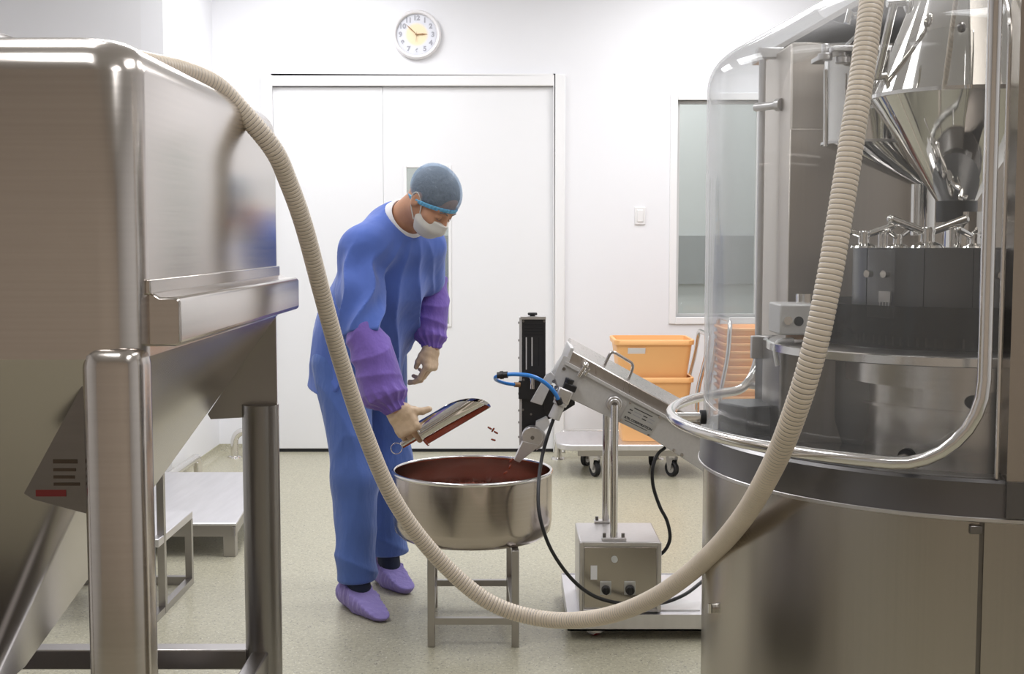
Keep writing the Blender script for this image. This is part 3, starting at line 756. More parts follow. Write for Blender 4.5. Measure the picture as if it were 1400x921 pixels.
# control cabinet
ky0 = 4.16; kx0, kx1 = P(792, 790, ky0).x, P(904, 790, ky0).x; kz0, kz1 = zt1, P(840, 741, ky0).z
ky1 = G(840, 714, kz1).y
b = MB(); b.box((kx0, ky0, kz0), (kx1, ky1, kz1)); cab = b.build('control_cabinet', 'steel_satin', po, bevel=.006)
fb = MB(); e = .012
for x0, z0, x1, z1 in ((kx0, kz0, kx0 + e, kz1), (kx1 - e, kz0, kx1, kz1), (kx0 + e, kz1 - e, kx1 - e, kz1), (kx0 + e, kz0, kx1 - e, kz0 + e)): fb.box((x0, ky0 - .006, z0), (x1, ky0 + .002, z1))
fb.build('cabinet_frame', 'steel_satin', cab, bevel=.002)
MB().box((kx0 + e + .004, ky0 - .004, kz0 + e + .004), (kx1 - e - .004, ky0 + .001, kz1 - e - .004)).build('cabinet_door', 'steel_machine', cab, bevel=.002)
def onface(px, py): return P(px, py, ky0 - .004)
for px, r in ((828, .0155), (861, .017)):
    c = onface(px, 805)
    MB().box((c.x - .019, ky0 - .009, c.z - .019), (c.x + .019, ky0 - .003, c.z + .028)).build('switch_plate', 'plate', cab, bevel=.002)
    MB().cyl((c.x, ky0 - .009, c.z), (c.x, ky0 - .03, c.z), r, r * .85, 20).box((c.x - .003, ky0 - .036, c.z - r * .8), (c.x + .003, ky0 - .028, c.z + r * .8)).build('rotary_switch', 'black_plastic', cab, bevel=.002)
c = onface(840, 764); MB().cyl((c.x, ky0 - .004, c.z), (c.x, ky0 - .012, c.z), .011, seg=20).build('pilot_lamp', 'pale_glass', cab)
c = onface(812, 780); MB().box((c.x - .011, ky0 - .007, c.z - .030), (c.x + .011, ky0 - .003, c.z + .018)).build('door_tag', 'paper', cab)
# posts
hub = P(839, 551, PY)
fpb, rpb = 4.20, 4.46
p1 = V(P(839, 735, fpb).x, fpb, kz1); p1t = V(hub.x, fpb, hub.z)
MB().cyl(p1, p1t, .0135, seg=18).build('post', 'steel_bright', po)
px_ = P(828, 712, rpb).x
MB().cyl((px_, rpb, kz1), (px_, rpb, P(828, 560, rpb).z + .12), .0135, seg=18).build('post', 'steel_bright', po)
for p in (p1, V(px_, rpb, kz1)):
    MB().box((p.x - .042, p.y - .02, kz1), (p.x + .042, p.y + .02, kz1 + .009)).build('post_foot', 'steel_satin', po, bevel=.002)
    for s in (-1, 1): MB().cyl((p.x + s * .032, p.y, kz1 + .009), (p.x + s * .032, p.y, kz1 + .022), .006, seg=8).build('bolt', 'steel_dark', po)
# trough: front plate with the folded flange, bottom and back
front = [(773, 495), (903, 565), (968, 601), (968, 650), (956, 641), (888, 597), (788, 549), (771, 541), (756, 521)]
f = slab('trough', front, PY, .30, 'aluminium', bevel=.003)
fl_ = [(773, 493.5), (968, 599), (968, 603), (772, 498)]
slab('trough_flange', fl_, PY - .012, .05, 'aluminium')
# lid box, set back, its bright top seen from above
lf = pxp([(781, 479), (962, 578), (964, 602), (774, 500)], PY + .022); upn = (P(781, 479, PY) - P(774, 500, PY)).normalized()
lidm = MB().loft([lf, [p + V(0, .31, 0) + (upn * .022 if i < 2 else V(0, 0, 0)) for i, p in enumerate(lf)]])
lid = lidm.build('lid', 'steel_h', po, bevel=.004)
slab('lid_end', [(766, 512), (780, 475), (785, 476), (772, 513)], PY + .008, .285, 'aluminium', bevel=.002)
# end cheek plates
slab('end_cheek', [(757, 514), (771, 486), (780, 490), (774, 500), (790, 548), (772, 543), (765, 530)], PY - .004, .006, 'aluminium')
hd = bend([P(826, 506, PY + .10), P(826, 489, PY + .10), P(835, 480, PY + .10), P(867, 499, PY + .10), P(861, 522, PY + .10)], .022, 5)
hd = bend([P(826, 500, PY + .12), P(836, 479, PY + .12), P(867, 498, PY + .12), P(859, 519, PY + .12)], .018, 5)
MB().tube(hd, .0055, 10).build('handle', 'steel_leg', lid)
# pivot hub on the post
h = MB(); h.cyl(hub + V(0, -.002, 0), hub + V(0, -.03, 0), .027, seg=28); h.cyl(hub + V(0, -.03, 0), hub + V(0, -.036, 0), .019, seg=28)
ho_ = h.build('pivot_hub', 'steel_satin', po, bevel=.003)
MB().cyl(hub + V(0, -.036, 0), hub + V(0, -.044, 0), .010, seg=6).build('hub_nut', 'steel_dark', ho_)
# name plate
np_ = [(847, 574), (860, 548.5), (904, 570), (887, 596)]
pl = slab('name_plate', np_, PY - .004, .0035, 'plate')
dx = (P(904, 570, PY) - P(860, 548.5, PY)).normalized(); dzv = (P(860, 548.5, PY) - P(847, 574, PY)); dzv = (dzv - dx * dzv.dot(dx)).normalized()
Mp = Matrix((dx, dzv, V(0, -1, 0))).transposed().to_4x4()
pc = (P(847, 574, PY) + P(860, 548.5, PY) + P(904, 570, PY) + P(887, 596, PY)) / 4 + V(0, -.0045, 0)
font('plate_text', 'ATK CORPORATION', .0112, 'ink', pl, Matrix.Translation(pc - dzv * .0165 + dx * .002) @ Mp, .0002)
def stroke(u, v_, w_, h_, m_='ink'):
    c = pc + dx * u + dzv * v_; MB().prism([c, c + dx * w_, c + dx * w_ + dzv * h_, c + dzv * h_], (0, -.0004, 0)).build('plate_line', m_, pl)
stroke(-.034, .024, .07, .003); stroke(-.046, .013, .012, .0035); stroke(-.028, .013, .028, .0025, 'ink_grey'); stroke(.006, .013, .016, .0035); stroke(.026, .013, .024, .0025, 'ink_grey')
stroke(-.047, .002, .012, .0035); stroke(-.028, .002, .028, .0025, 'ink_grey'); stroke(.006, .002, .016, .0035); stroke(.026, .002, .022, .0025, 'ink_grey'); stroke(-.045, -.027, .085, .0022)
for x, y in np_:
    q_ = P(x, y, PY - .004); q_ = q_ + (pc - q_) * .08; q_.y = PY - .004; MB().cyl(q_, q_ - V(0, .004, 0), .0042, seg=10).build('rivet', 'steel_bright', pl)
# toggle latch on the side
la = MB(); a0, a1 = P(801, 499, PY - .012), P(791, 514, PY - .012)
d_ = (a1 - a0).normalized()
lt = MB().cyl(a0, a1, .0085, seg=14).sphere(a0, .011).build('toggle_latch', 'steel_mirror', po)
MB().tube([P(797, 497, PY - .02), P(806, 505, PY - .02), P(799, 513, PY - .02)], .004, 8).build('latch_bail', 'steel_mirror', lt)
for x, y in ((771, 504), (754, 528), (757, 521), (760, 529)):
    q_ = P(x, y, PY - .004); MB().cyl(q_, q_ - V(0, .006, 0), .006, seg=12).build('bolt', 'steel_dark', po)
for x, y in ((921, 615), (932, 621)):
    q_ = P(x, y, PY); MB().cyl(q_, q_ - V(0, .008, 0), .006, seg=12).build('bolt', 'steel_bright', po)
# hinged link plate between trough and tower
slab('link_plate', [(725, 549), (747, 511), (753, 508), (759, 514), (741, 554)], PY - .008, .010, 'aluminium', bevel=.002)
# sorter tower (black)
ty = 4.42
tw = slab('sorter_tower', [(713, 436), (746, 436), (746, 523), (752, 536), (758, 570), (743, 576), (722, 596), (713, 607)], ty, .09, 'black_metal', bevel=.003)
slab('tower_edge', [(710, 434), (713.5, 434), (713.5, 608), (710, 608)], ty - .002, .094, 'aluminium', tw)
slab('tower_cap', [(712, 433), (746.5, 433), (746.5, 436.5), (712, 436.5)], ty - .003, .096, 'steel_satin', tw)
k = MB(); k.cyl(P(728, 433, ty + .04), P(728, 430, ty + .04), .010, seg=14); kk = P(728, 430.5, ty + .04)
k.box((kk.x - .017, kk.y - .012, kk.z), (kk.x + .017, kk.y + .012, kk.z + .009)); k.build('top_knob', 'black_plastic', tw, bevel=.003)
for yy in (443, 447.5, 452, 456.5): slab('vent_slot', [(717, yy), (742, yy), (742, yy + 1.6), (717, yy + 1.6)], ty - .0012, .0012, 'black_gap', tw)
for xx, c_ in ((719.6, 'aluminium'), (727.4, 'aluminium'), (736.5, 'black_gap')): slab('guide_slot', [(xx - .8, 461), (xx + .8, 461), (xx + .8, 505 if xx < 725 else 500), (xx - .8, 505 if xx < 725 else 500)], ty - .0014, .0014, c_, tw)
for xx, yy in ((715.5, 439), (744, 439), (715.5, 541), (726, 566), (715, 560), (716, 519)):
    q_ = P(xx, yy, ty); MB().cyl(q_, q_ - V(0, .003, 0), .004, seg=8).build('screw', 'steel_dark', tw)
for yy in (441, 465, 489, 524, 538, 561, 577, 597):
    q_ = P(710, yy, ty + .04); MB().cyl(q_, q_ - V(.004, 0, 0), .004, seg=8).build('side_screw', 'steel_dark', tw)
slab('tower_bracket', [(744, 523), (756, 531), (786, 549), (786, 553), (765, 566), (748, 573), (744, 560)], ty - .02, .04, 'black_metal')
slab('front_bracket', [(709, 521), (736, 520), (748, 520), (754, 549), (709, 545)], ty - .012, .012, 'black_metal')
v_ = P(728, 523, ty - .014); MB().cyl(v_ + V(0, -.012, .02), v_ + V(0, -.012, -.02), .010, seg=14).cyl(v_ + V(0, -.012, .028), v_ + V(0, -.012, .018), .0135, seg=14).build('flow_valve', 'steel_mirror', po)
# discharge spout
sc0 = P(728, 598, 4.33)
sp_ = MB(); sp_.cyl(sc0, sc0 + V(0, .05, 0), .037, seg=32)
spo = sp_.build('discharge_spout', 'steel_satin', po, bevel=.002)
tip = P(705, 629, 4.33)
MB().prism([P(715, 603, 4.327), P(703, 629, 4.327), P(710, 632, 4.327), P(738, 609, 4.327)], (0, .056, 0)).build('chute', 'steel_satin', spo, bevel=.001)
MB().prism([P(733, 584, 4.345), P(746, 594, 4.345), P(748, 606, 4.345), P(733, 616, 4.345)], (0, .04, 0)).build('spout_guard', 'aluminium', spo, bevel=.002)
MB().cyl(sc0, sc0 - V(0, .005, 0), .007, seg=12).build('spout_bolt', 'steel_dark', spo)
slab('spout_arm', [(733, 577), (748, 570), (752, 580), (742, 592), (732, 586)], 4.38, .05, 'white_plastic', spo)
# air regulator
ra_, rb_ = P(772, 536, PY - .03), P(757, 572, PY - .03)
d_ = (rb_ - ra_).normalized(); L__ = (rb_ - ra_).length
Mq = Matrix((d_.orthogonal(), V(0, 1, 0), d_)); side = d_.cross(V(0, 1, 0)).normalized()
Mr = Matrix((side, V(0, 1, 0), d_)).transposed()
rg = MB().cbox(ra_ + d_ * .012, (.052, .044, .05), Mr).build('air_regulator', 'steel_satin', po, bevel=.005)
MB().cyl(ra_ + d_ * .036, ra_ + d_ * .047, .025, seg=20).cyl(ra_ + d_ * .047, rb_, .019, .021, seg=20).build('filter_bowl', 'aluminium', rg, bevel=.002)
MB().cyl(ra_ - d_ * .02, ra_ - d_ * .05, .014, .017, seg=16).cbox(P(779, 529, PY - .03), (.045, .03, .022), Mr).build('regulator_knob', 'black_plastic', rg, bevel=.003)
MB().cyl(P(763, 545, PY - .055), P(766, 552, PY - .05), .011, seg=14).build('elbow_fitting', 'black_plastic', rg)
# blue air line with black connector
bl = MB(); bl.tube(catmull([P(764, 548, PY - .055), P(758, 536, PY - .07), P(745, 523, PY - .085), P(727, 514, PY - .09), P(706, 511.5, PY - .08), P(690, 512, PY - .07)], 10), .0068, 12)
bo = bl.build('air_line', 'blue_hose', po)
MB().cyl(P(694, 512, PY - .072), P(680, 513, PY - .066), .0115, seg=14).cyl(P(688, 512.4, PY - .07), P(684, 512.7, PY - .068), .014, seg=14).build('connector', 'black_plastic', bo)
MB().tube(catmull([P(682, 513, PY - .066), P(677, 516, PY - .03), P(680, 520, PY + .03), P(692, 524, PY + .12), P(704, 525.5, PY + .16)], 10), .0062, 12).build('return_line', 'blue_hose', po)
MB().cyl(P(703, 525.5, PY + .16), P(711, 525.8, PY + .165), .009, seg=12).build('brass_fitting', 'brass_hand', po)
# cables
cb = catmull([P(757, 572, PY - .03), P(748, 598, PY - .05), P(740, 630, PY - .08), P(736, 668, PY - .20), P(738, 705, PY - .26), P(752, 748, PY - .27), P(778, 787, PY - .24), P(806, 811, PY - .20), P(835, 822, PY - .16), P(870, 826, PY - .13), P(905, 824, PY - .10), P(935, 813, PY - .05), P(957, 797, PY + .02), P(975, 782, PY + .12)], 10)
o = MB(); o.tube(cb, .0062, 10); o = o.build('signal_cable', 'cable_black'); tag(o, 'long black cable hanging from the air regulator past the tub rim', 'cable')
cb = catmull([P(909, 612, PY + .06), P(899, 621, PY + .02), P(892.5, 640, PY), P(893, 664, PY), P(902, 692, PY), P(912, 712, PY), P(916, 735, PY), P(909, 752, PY), P(896, 761, PY + .02), P(880, 764, PY + .06)], 10)
o = MB(); o.tube(cb, .0062, 10); o = o.build('power_cable', 'cable_black'); tag(o, 'short black cable hanging from under the tilted polisher to its cabinet', 'cable')
#@@MACHINE
# ================================================================== capsule filling machine (right)
MC = V(1.058, 2.862, 0); MR = .6145
mc = thing('capsule_filling_machine', 'large round steel capsule filling machine with a clear curved hood', 'machine', (MC.x, MC.y, 0))
def pol(r, a, z): return V(MC.x + r * math.cos(math.radians(a)), MC.y + r * math.sin(math.radians(a)), z)
def ang_at(px, py, r, far=False):       # where this sight line meets the cylinder of radius r: angle, height
    lo = None
    for i in range(4000):
        Y = 1.9 + i * .0006; q = P(px, py, Y); dd = math.hypot(q.x - MC.x, q.y - MC.y) - r
        if (not far and dd <= 0) : lo = q; break
        if far and dd <= 0: lo = q
    return (math.degrees(math.atan2(lo.y - MC.y, lo.x - MC.x)) % 360, lo.z) if lo is not None else None
ZB, ZD = .833, .910
seam = ang_at(1336, 820, .604)[0]
def arc_panel(name, r0, r1, z0, z1, a0, a1, m, par=mc, seg=48, bevel=0):
    return MB().shell([(r0, z0), (r1, z0), (r1, z1), (r0, z1)], (MC.x, MC.y, 0), a0, a1, seg).build(name, m, par, bevel=bevel)
pan = arc_panel('front_panel', .585, .606, .07, ZB - .002, 96, seam, 'steel_machine')
arc_panel('side_panel', .575, .597, .07, ZB - .002, seam + .9, 455, 'steel_machine')
MB().lathe([(.0001, .0), (.56, 0), (.56, .075), (.574, .075), (.574, ZB - .004), (.0001, ZB - .004)], (MC.x, MC.y, 0), seg=64).build('base_core', 'steel_dark', mc)
a_ = ang_at(1331, 728, .606); q = pol(.606, seam - .8, ZB - .018)
MB().cbox(q + V(-.0, -.004, 0), (.022, .012, .016)).build('hinge', 'steel_dark', mc, bevel=.002)
a_, z_ = ang_at(977, 831, .606); q = pol(.606, a_, z_); n_ = (q - V(MC.x, MC.y, z_)).normalized()
MB().cyl(q, q + n_ * .008, .011, seg=16).cbox(q + n_ * .012, (.006, .006, .022)).build('panel_latch', 'steel_mirror', mc)
# deck ring and deck
MB().lathe([(.55, ZB), (MR, ZB), (MR + .002, ZB + .004), (MR + .002, ZB + .008), (MR, ZB + .012), (MR, ZD - .006), (MR - .006, ZD), (.55, ZD)], (MC.x, MC.y, 0), seg=128).build('deck_ring', 'band_dark', mc, smooth=30)
MB().lathe([(MR + .001, ZB - .003), (MR + .004, ZB - .001), (MR + .004, ZB + .005), (MR + .001, ZB + .007)], (MC.x, MC.y, 0), seg=128).build('ring_lip', 'steel_satin', mc)
MB().lathe([(.0001, ZD - .01), (.552, ZD - .01), (.552, ZD - .002), (.0001, ZD - .002)], (MC.x, MC.y, 0), seg=64).build('deck', 'deck_black', mc)
# clear hood: upright shell, rounded shoulder and cone
HA0, HA1 = 118.0, ang_at(1372, 300, .607)[0]
t_ = .005; hp_ = [(.607, ZD + .002), (.607, 1.70)]
for k in range(1, 7):
    a = math.radians(62 * k / 6); hp_.append((.607 - .09 * (1 - math.cos(a)), 1.70 + .09 * math.sin(a)))
hp_.append((.36, hp_[-1][1] + .11))
inn = [(r - t_, z - (t_ * .6 if i > 2 else 0)) for i, (r, z) in enumerate(hp_)]
hood = MB().shell(hp_ + inn[::-1], (MC.x, MC.y, 0), HA0, HA1, 72).build('clear_hood', 'acrylic', mc, smooth=50)
e_ = MB()
for aa in (HA1 + .15,):
    path_ = [pol(r, aa, z) for r, z in hp_]
    e_.tube(path_, .0045, 8)
e_.build('hood_edge_trim', 'steel_bright', hood)
# rear edge trim of the hood
path_ = [pol(r, HA0 - .15, z) for r, z in hp_]
MB().tube(path_, .0045, 8).build('hood_edge_trim', 'white_plastic', hood)
# rail frame round the hood
RR = .684; ZR = .942
a_f = ang_at(1352, 300, RR)[0]; a_b = ang_at(1036, 520, RR, True)[0]
if a_b > 180: a_b = 122.0
rb = 6.5
pts = []
zt_ = 2.16
pts.append(pol(RR, a_f, zt_)); pts.append(pol(RR, a_f, ZR + .16))
for k in range(1, 9):
    t = math.radians(90 * k / 8); pts.append(pol(RR, a_f - 13.0 * (1 - math.cos(t)), ZR + .16 * (1 - math.sin(t))))
aa = a_f - 13.0
while aa > a_b + 8: pts.append(pol(RR, aa, ZR)); aa -= 3.0
pts.append(pol(RR, a_b + 8, ZR))
for k in range(1, 9):
    t = math.radians(90 * k / 8); pts.append(pol(RR, a_b + 8 - 8 * math.sin(t), ZR + .10 * (1 - math.cos(t))))
zbk = 1.86
MB().tube(pts, .0125, 16).build('rail_frame', 'steel_bright', mc, smooth=60)
fr = mc
MB().cyl(pol(RR, a_b, ZR + .09), pol(RR, a_b, zbk), .0095, seg=14).build('rail_upright', 'steel_satin', mc)
q = pol(RR, a_b, zbk); MB().cbox(q + V(.02, 0, .0), (.075, .03, .03)).build('rail_block', 'steel_satin', mc, bevel=.004)
for px, py, far in ((962, 577, False), (1240, 627, False)):
    a_, z_ = ang_at(px, py, .612, far); z_ = ZR + .001
    so = MB().cyl(pol(.612, a_, z_), pol(RR, a_, z_), .0105, seg=16).build('standoff', 'steel_bright', mc)
    MB().cyl(pol(.607, a_, z_), pol(.620, a_, z_), .0165, seg=18).build('grommet', 'black_rubber', so)
for z_ in (ZR + .012, P(1056, 147, 3.42).z):
    so = MB().cyl(pol(.600, a_b + 2, z_), pol(RR, a_b + 2, z_), .011, seg=16).build('standoff', 'steel_satin', mc)
    MB().cyl(pol(.59, a_b + 2, z_), pol(.606, a_b + 2, z_), .017, seg=16).build('standoff_cap', 'steel_satin', so)
# steel column at the right-hand edge
arc_panel('corner_column', .50, .622, ZD, 2.25, HA1 + 1.6, HA1 + 32, 'steel_machine')
MB().shell([(.603, ZB + .01), (.628, ZB + .01), (.628, ZD), (.603, ZD)], (MC.x, MC.y, 0), HA1 + 1.6, HA1 + 32, 16).build('column_foot', 'band_dark', mc)
a_, z_ = ang_at(1352, 8, .66); MB().cyl(pol(.63, HA1 - 1, 1.79), pol(RR, a_f, 1.79), .010, seg=14).build('standoff', 'steel_dark', mc)
# rear cabinet inside the hood
cxl = P(1078, 300, 3.24).x
cb_ = MB(); cb_.box((cxl, 3.24, ZD - .004), (1.62, 3.62, 1.86)); rc_ = cb_.build('rear_cabinet', 'steel_cabinet', mc, bevel=.006)
MB().box((cxl + .0, 3.236, 1.06), (1.6, 3.241, 1.64)).build('cabinet_door', 'steel_cabinet', rc_, bevel=.003)
MB().loft([[V(cxl - .02, 3.66, 1.86), V(1.64, 3.66, 1.86), V(1.64, 2.98, 1.93), V(.86, 2.98, 1.93)], [V(cxl - .02, 3.66, 1.875), V(1.64, 3.66, 1.875), V(1.64, 2.98, 1.945), V(.86, 2.98, 1.945)]]).build('roof_plate', 'steel_machine', mc)
MB().box((P(1255, 280, 3.2).x, 3.19, 1.12), (P(1262, 280, 3.2).x, 3.22, 1.62)).build('upright_bar', 'steel_bright', mc)
# main powder hopper: double cone
HX, HY = P(1310, 200, 2.76).x, 2.76
hz_ = P(1310, 118, 2.76 - .19).z
zn = P(1310, 290, 2.76).z
hop = MB().lathe([(.0001, 2.16), (.04, 2.16), (.052, 2.02), (.188, hz_ + .004), (.194, hz_ + .004), (.194, hz_ - .004), (.188, hz_ - .004), (.041, zn + .02), (.041, zn - .022), (.0001, zn - .022)], (HX, HY, 0), seg=72).build('powder_hopper', 'steel_mirror', mc, smooth=25)
MB().lathe([(.0425, zn + .055), (.044, zn + .05), (.044, zn - .01), (.0425, zn - .022)], (HX, HY, 0), seg=32).build('hopper_neck', 'black_plastic', hop)
def on_hop(px, py):
    for i in range(3000):
        Y = 2.3 + i * .0004; q = P(px, py, Y); rr = math.hypot(q.x - HX, q.y - HY)
        R_ = .188 - (q.z - hz_) * (.136 / (2.02 - hz_)) if q.z > hz_ else .188
        if rr <= R_: return q
    return P(px, py, 2.7)
a1_, a2_ = on_hop(1226, 12), on_hop(1203, 112)
n_ = V(-.45, -.85, .2).normalized()
lt = MB().tube([a1_ + n_ * .03, a2_ + n_ * .03], .0085, 12).build('latch_bar', 'steel_mirror', hop)
for q in (a1_, a2_):
    MB().cyl(q + n_ * .03 + V(-.015, 0, 0), q + n_ * .03 + V(.03, .004, .004), .008, seg=12).sphere(q + n_ * .026 + V(.03, 0, 0), .017, sc=(.6, 1, 1.2)).build('latch_clamp', 'steel_mirror', lt)
q = P(1313, 37, 2.5); MB().sphere(on_hop(1313, 37) + V(0, -.006, 0), .009).build('hopper_knob', 'steel_dark', hop)
q = P(1166, 22, 2.62)
wk = MB().tube([P(1158, 32, 2.62), P(1162, 15, 2.62), P(1166, 22, 2.62), P(1180, 20, 2.64)], .007, 10).build('wing_knob', 'steel_mirror', mc)
# capsule magazine: pale cylinder with eccentric cone and thumb screws
gx, gy, gr = P(1186, 140, 3.02).x, 3.02, .104
gz1, gz0 = P(1186, 80, 3.02).z, P(1186, 198, 3.02).z
gx2, gz2 = P(1262, 250, 2.96).x, P(1262, 252, 2.96).z
mg = MB().cyl((gx, gy, gz0), (gx, gy, gz1), gr, seg=48).build('capsule_magazine', 'steel_mirror', mc)
MB().lathe([(gr + .001, gz0), (gr + .004, gz0), (gr + .004, gz0 + .006), (gr + .001, gz0 + .006)], (gx, gy, 0), seg=48).build('magazine_band', 'steel_satin', mg)
lo1 = [V(gx + gr * math.cos(t), gy + gr * math.sin(t), gz0) for t in [2 * math.pi * k / 40 for k in range(40)]]
lo2 = [V(gx2 + .03 * math.cos(t), 2.96 + .03 * math.sin(t), gz2) for t in [2 * math.pi * k / 40 for k in range(40)]]
lo3 = [p - V(0, 0, .12) for p in lo2]
MB().loft([lo1, lo2, lo3]).build('magazine_cone', 'steel_mirror', mg, smooth=40)
MB().box((gx - gr - .01, gy - .12, gz1), (gx + .12, gy + .10, gz1 + .012)).build('magazine_plate', 'steel_satin', mg, bevel=.002)
for px, py in ((1128, 78), (1152, 82)):
    q = P(px, py, 2.93); MB().cyl(q + V(0, 0, -.008), q + V(0, 0, .008), .017, seg=18).cyl(q, q + V(0, 0, .03), .009, seg=14).build('thumb_screw', 'steel_satin', mg, bevel=.002)
MB().cyl(P(1129, 95, 2.93), P(1129, 200, 2.93), .0055, seg=10).build('tie_rod', 'steel_bright', mg)
# dosing turret (dark drum) on the dosing table
TX, TY = P(1300, 400, 2.76).x, 2.76
tz1, tz0 = P(1250, 339, 2.55).z, P(1250, 480, 2.55).z + .004
tr = .212
tur = MB().lathe([(.0001, tz1), (tr, tz1), (tr, tz0 + .022), (tr - .008, tz0 + .022), (tr - .008, tz0), (.0001, tz0)], (TX, TY, 0), seg=72).build('dosing_turret', 'turret_grey', mc, smooth=30)
def tp(r, a, z): return V(TX + r * math.cos(math.radians(a)), TY + r * math.sin(math.radians(a)), z)
for k in range(26):
    a = 178 + k * 5.0
    MB().cyl(tp(tr - .003, a, tz0 + .0), tp(tr - .003, a, tz0 + .02), .0030, seg=8).build('pin', 'steel_bright', tur)
for a in (196, 236, 262): MB().box((-.0008, -.0006, tz0 + .025), (.0008, .001, tz1 - .002), Matrix.Translation(tp(tr, a, 0)) @ Matrix.Rotation(math.radians(a - 90), 4, 'Z')).build('turret_seam', 'black_gap', tur)
# clear inspection windows on the turret
def insp(a):
    Mt = Matrix.Translation(tp(tr + .006, a, 0)) @ Matrix.Rotation(math.radians(a + 90), 4, 'Z')
    w_ = MB().box((-.032, -.010, tz1 - .148), (.032, .004, tz1 - .004), Mt).build('inspection_window', 'acrylic_small', tur, bevel=.002)
    for dxx in (-.022, .024): MB().cyl(Mt @ V(dxx, -.010, tz1 - .055), Mt @ V(dxx, -.024, tz1 - .055), .008, seg=14).build('thumb_screw', 'steel_mirror', w_)
    MB().box((-.006, -.003, tz1 - .115), (.026, .001, tz1 - .092), Mt).build('slot_head', 'steel_satin', w_)
    for j in range(4): MB().box((-.004 + j * .008, -.003, tz1 - .135), (.0 + j * .008, .001, tz1 - .115), Mt).build('slot_tooth', 'steel_satin', w_)
insp(211); insp(279)
clear_mat('smoked', (0.42, 0.41, 0.39), 0.03, (0.2, 0.2, 0.2), 0.6, 0.1)
zg = P(1250, 420, 2.5).z
MB().shell([(.282, tz0 + .001), (.288, tz0 + .001), (.288, zg), (.282, zg)], (TX, TY, 0), 120, 300, 60).build('smoked_guard', 'smoked', mc)
# wing handles on top
def wing(px, base_y, s, spread, yaw=0):
    q = P(px, base_y, TY - .10); q.z = tz1
    w_ = MB().lathe([(.0001, .034 * s), (.011 * s, .034 * s), (.013 * s, .028 * s), (.011 * s, .020 * s), (.012 * s, .010 * s), (.026 * s, .004 * s), (.028 * s, 0), (.0001, 0)], q, seg=24).build('wing_handle', 'steel_mirror', tur)
    for k, sg in enumerate((-1, 1)):
        d = V(sg * math.cos(yaw), sg * math.sin(yaw), .36).normalized(); p0 = q + V(0, 0, .024 * s)
        MB().cyl(p0 + d * .008, p0 + d * spread, .0062 * s, .0078 * s, 12).sphere(p0 + d * spread, .0078 * s).build('wing_arm', 'steel_mirror', w_)
wing(1181, 338, 1.05, .064); wing(1268, 338, 1.3, .086, .1); wing(1227, 338, .85, .046, .8); wing(1332, 338, .9, .05, .5)
for px in (1204, 1210): q = P(px, 338, TY - .05); q.z = tz1; MB().cyl(q, q + V(0, 0, .032), .006, seg=10).build('stud', 'steel_bright', tur)
MB().cyl((TX + .03, TY, tz1), (TX + .03, TY, zn - .0), .05, seg=28).build('feed_collar', 'steel_mirror', tur)
# dosing table disc and drums beneath
dz = tz0 - .001
MB().lathe([(.0001, dz), (.392, dz), (.398, dz - .004), (.398, dz - .016), (.0001, dz - .016)], (TX, TY, 0), seg=96).build('dosing_table', 'steel_shade', mc)
MB().lathe([(.396, dz), (.401, dz - .002), (.401, dz - .018), (.396, dz - .02)], (TX, TY, 0), seg=96).build('table_edge', 'steel_bright', mc)
MB().lathe([(.0001, dz - .016), (.375, dz - .016), (.375, ZD + .05), (.36, ZD - .004), (.0001, ZD - .004)], (TX + .06, TY + .15, 0), seg=96).build('table_drum', 'steel_dark', mc)
zz = P(1250, 535, 2.45).z
MB().lathe([(.0001, dz - .017), (.300, dz - .017), (.300, zz), (.0001, zz)], (TX + .05, TY - .04, 0), seg=72).build('upper_drum', 'steel', mc)
zz2 = P(1250, 565, 2.45).z
lw = MB().lathe([(.0001, zz), (.268, zz), (.268, zz2), (.276, zz2), (.276, zz2 - .006), (.268, zz2 - .006), (.268, ZD - .003), (.0001, ZD - .003)], (TX + .05, TY - .04, 0), seg=72).build('lower_drum', 'steel', mc, smooth=30)
q = P(1330, 550, 2.47); MB().cyl(q, q + V(0, .03, 0), .014, seg=18).build('drum_port', 'black_rubber', lw)
# left housing with bracket block
hx0, hx1 = P(1060, 500, 2.78).x, P(1150, 500, 2.78).x
hzt = P(1080, 468, 2.76).z
MB().loft([rrect(hx0, hx1 + .05, 2.72, 2.95, .03, z, 5) for z in (ZD - .004, hzt - .006)] + [rrect(hx0 + .006, hx1 + .044, 2.726, 2.944, .026, hzt, 5)]).build('drive_housing', 'steel_dark', mc, smooth=40)
q0, q1 = P(1066, 458, 2.70), P(1120, 416, 2.70)
bk = MB().box((q0.x, 2.70, q0.z), (q1.x, 2.82, q1.z)).build('bearing_block', 'aluminium', mc, bevel=.004)
q = P(1092, 439, 2.70); MB().cyl(q + V(0, .0, 0), q + V(0, -.0015, 0), .0105, seg=20).build('bore', 'black_gap', bk)
q = P(1077, 438, 2.70); MB().cyl(q, q + V(0, -.006, 0), .0095, seg=18).build('cap_screw', 'steel_bright', bk)
q = P(1103, 415, 2.76); MB().cyl(q, q + V(0, 0, .022), .024, seg=24).build('top_boss', 'steel_bright', bk)
q = P(1093, 460, 2.74); MB().cyl(q - V(0, 0, .004), q + V(0, 0, .006), .03, seg=24).build('spacer_ring', 'brass_hand', bk)
MB().tube(bend([P(1063, 500, 2.72), P(1059, 480, 2.72), P(1062, 466, 2.72), P(1085, 464, 2.72)], .012), .005, 8).build('white_tube', 'white_plastic', mc)
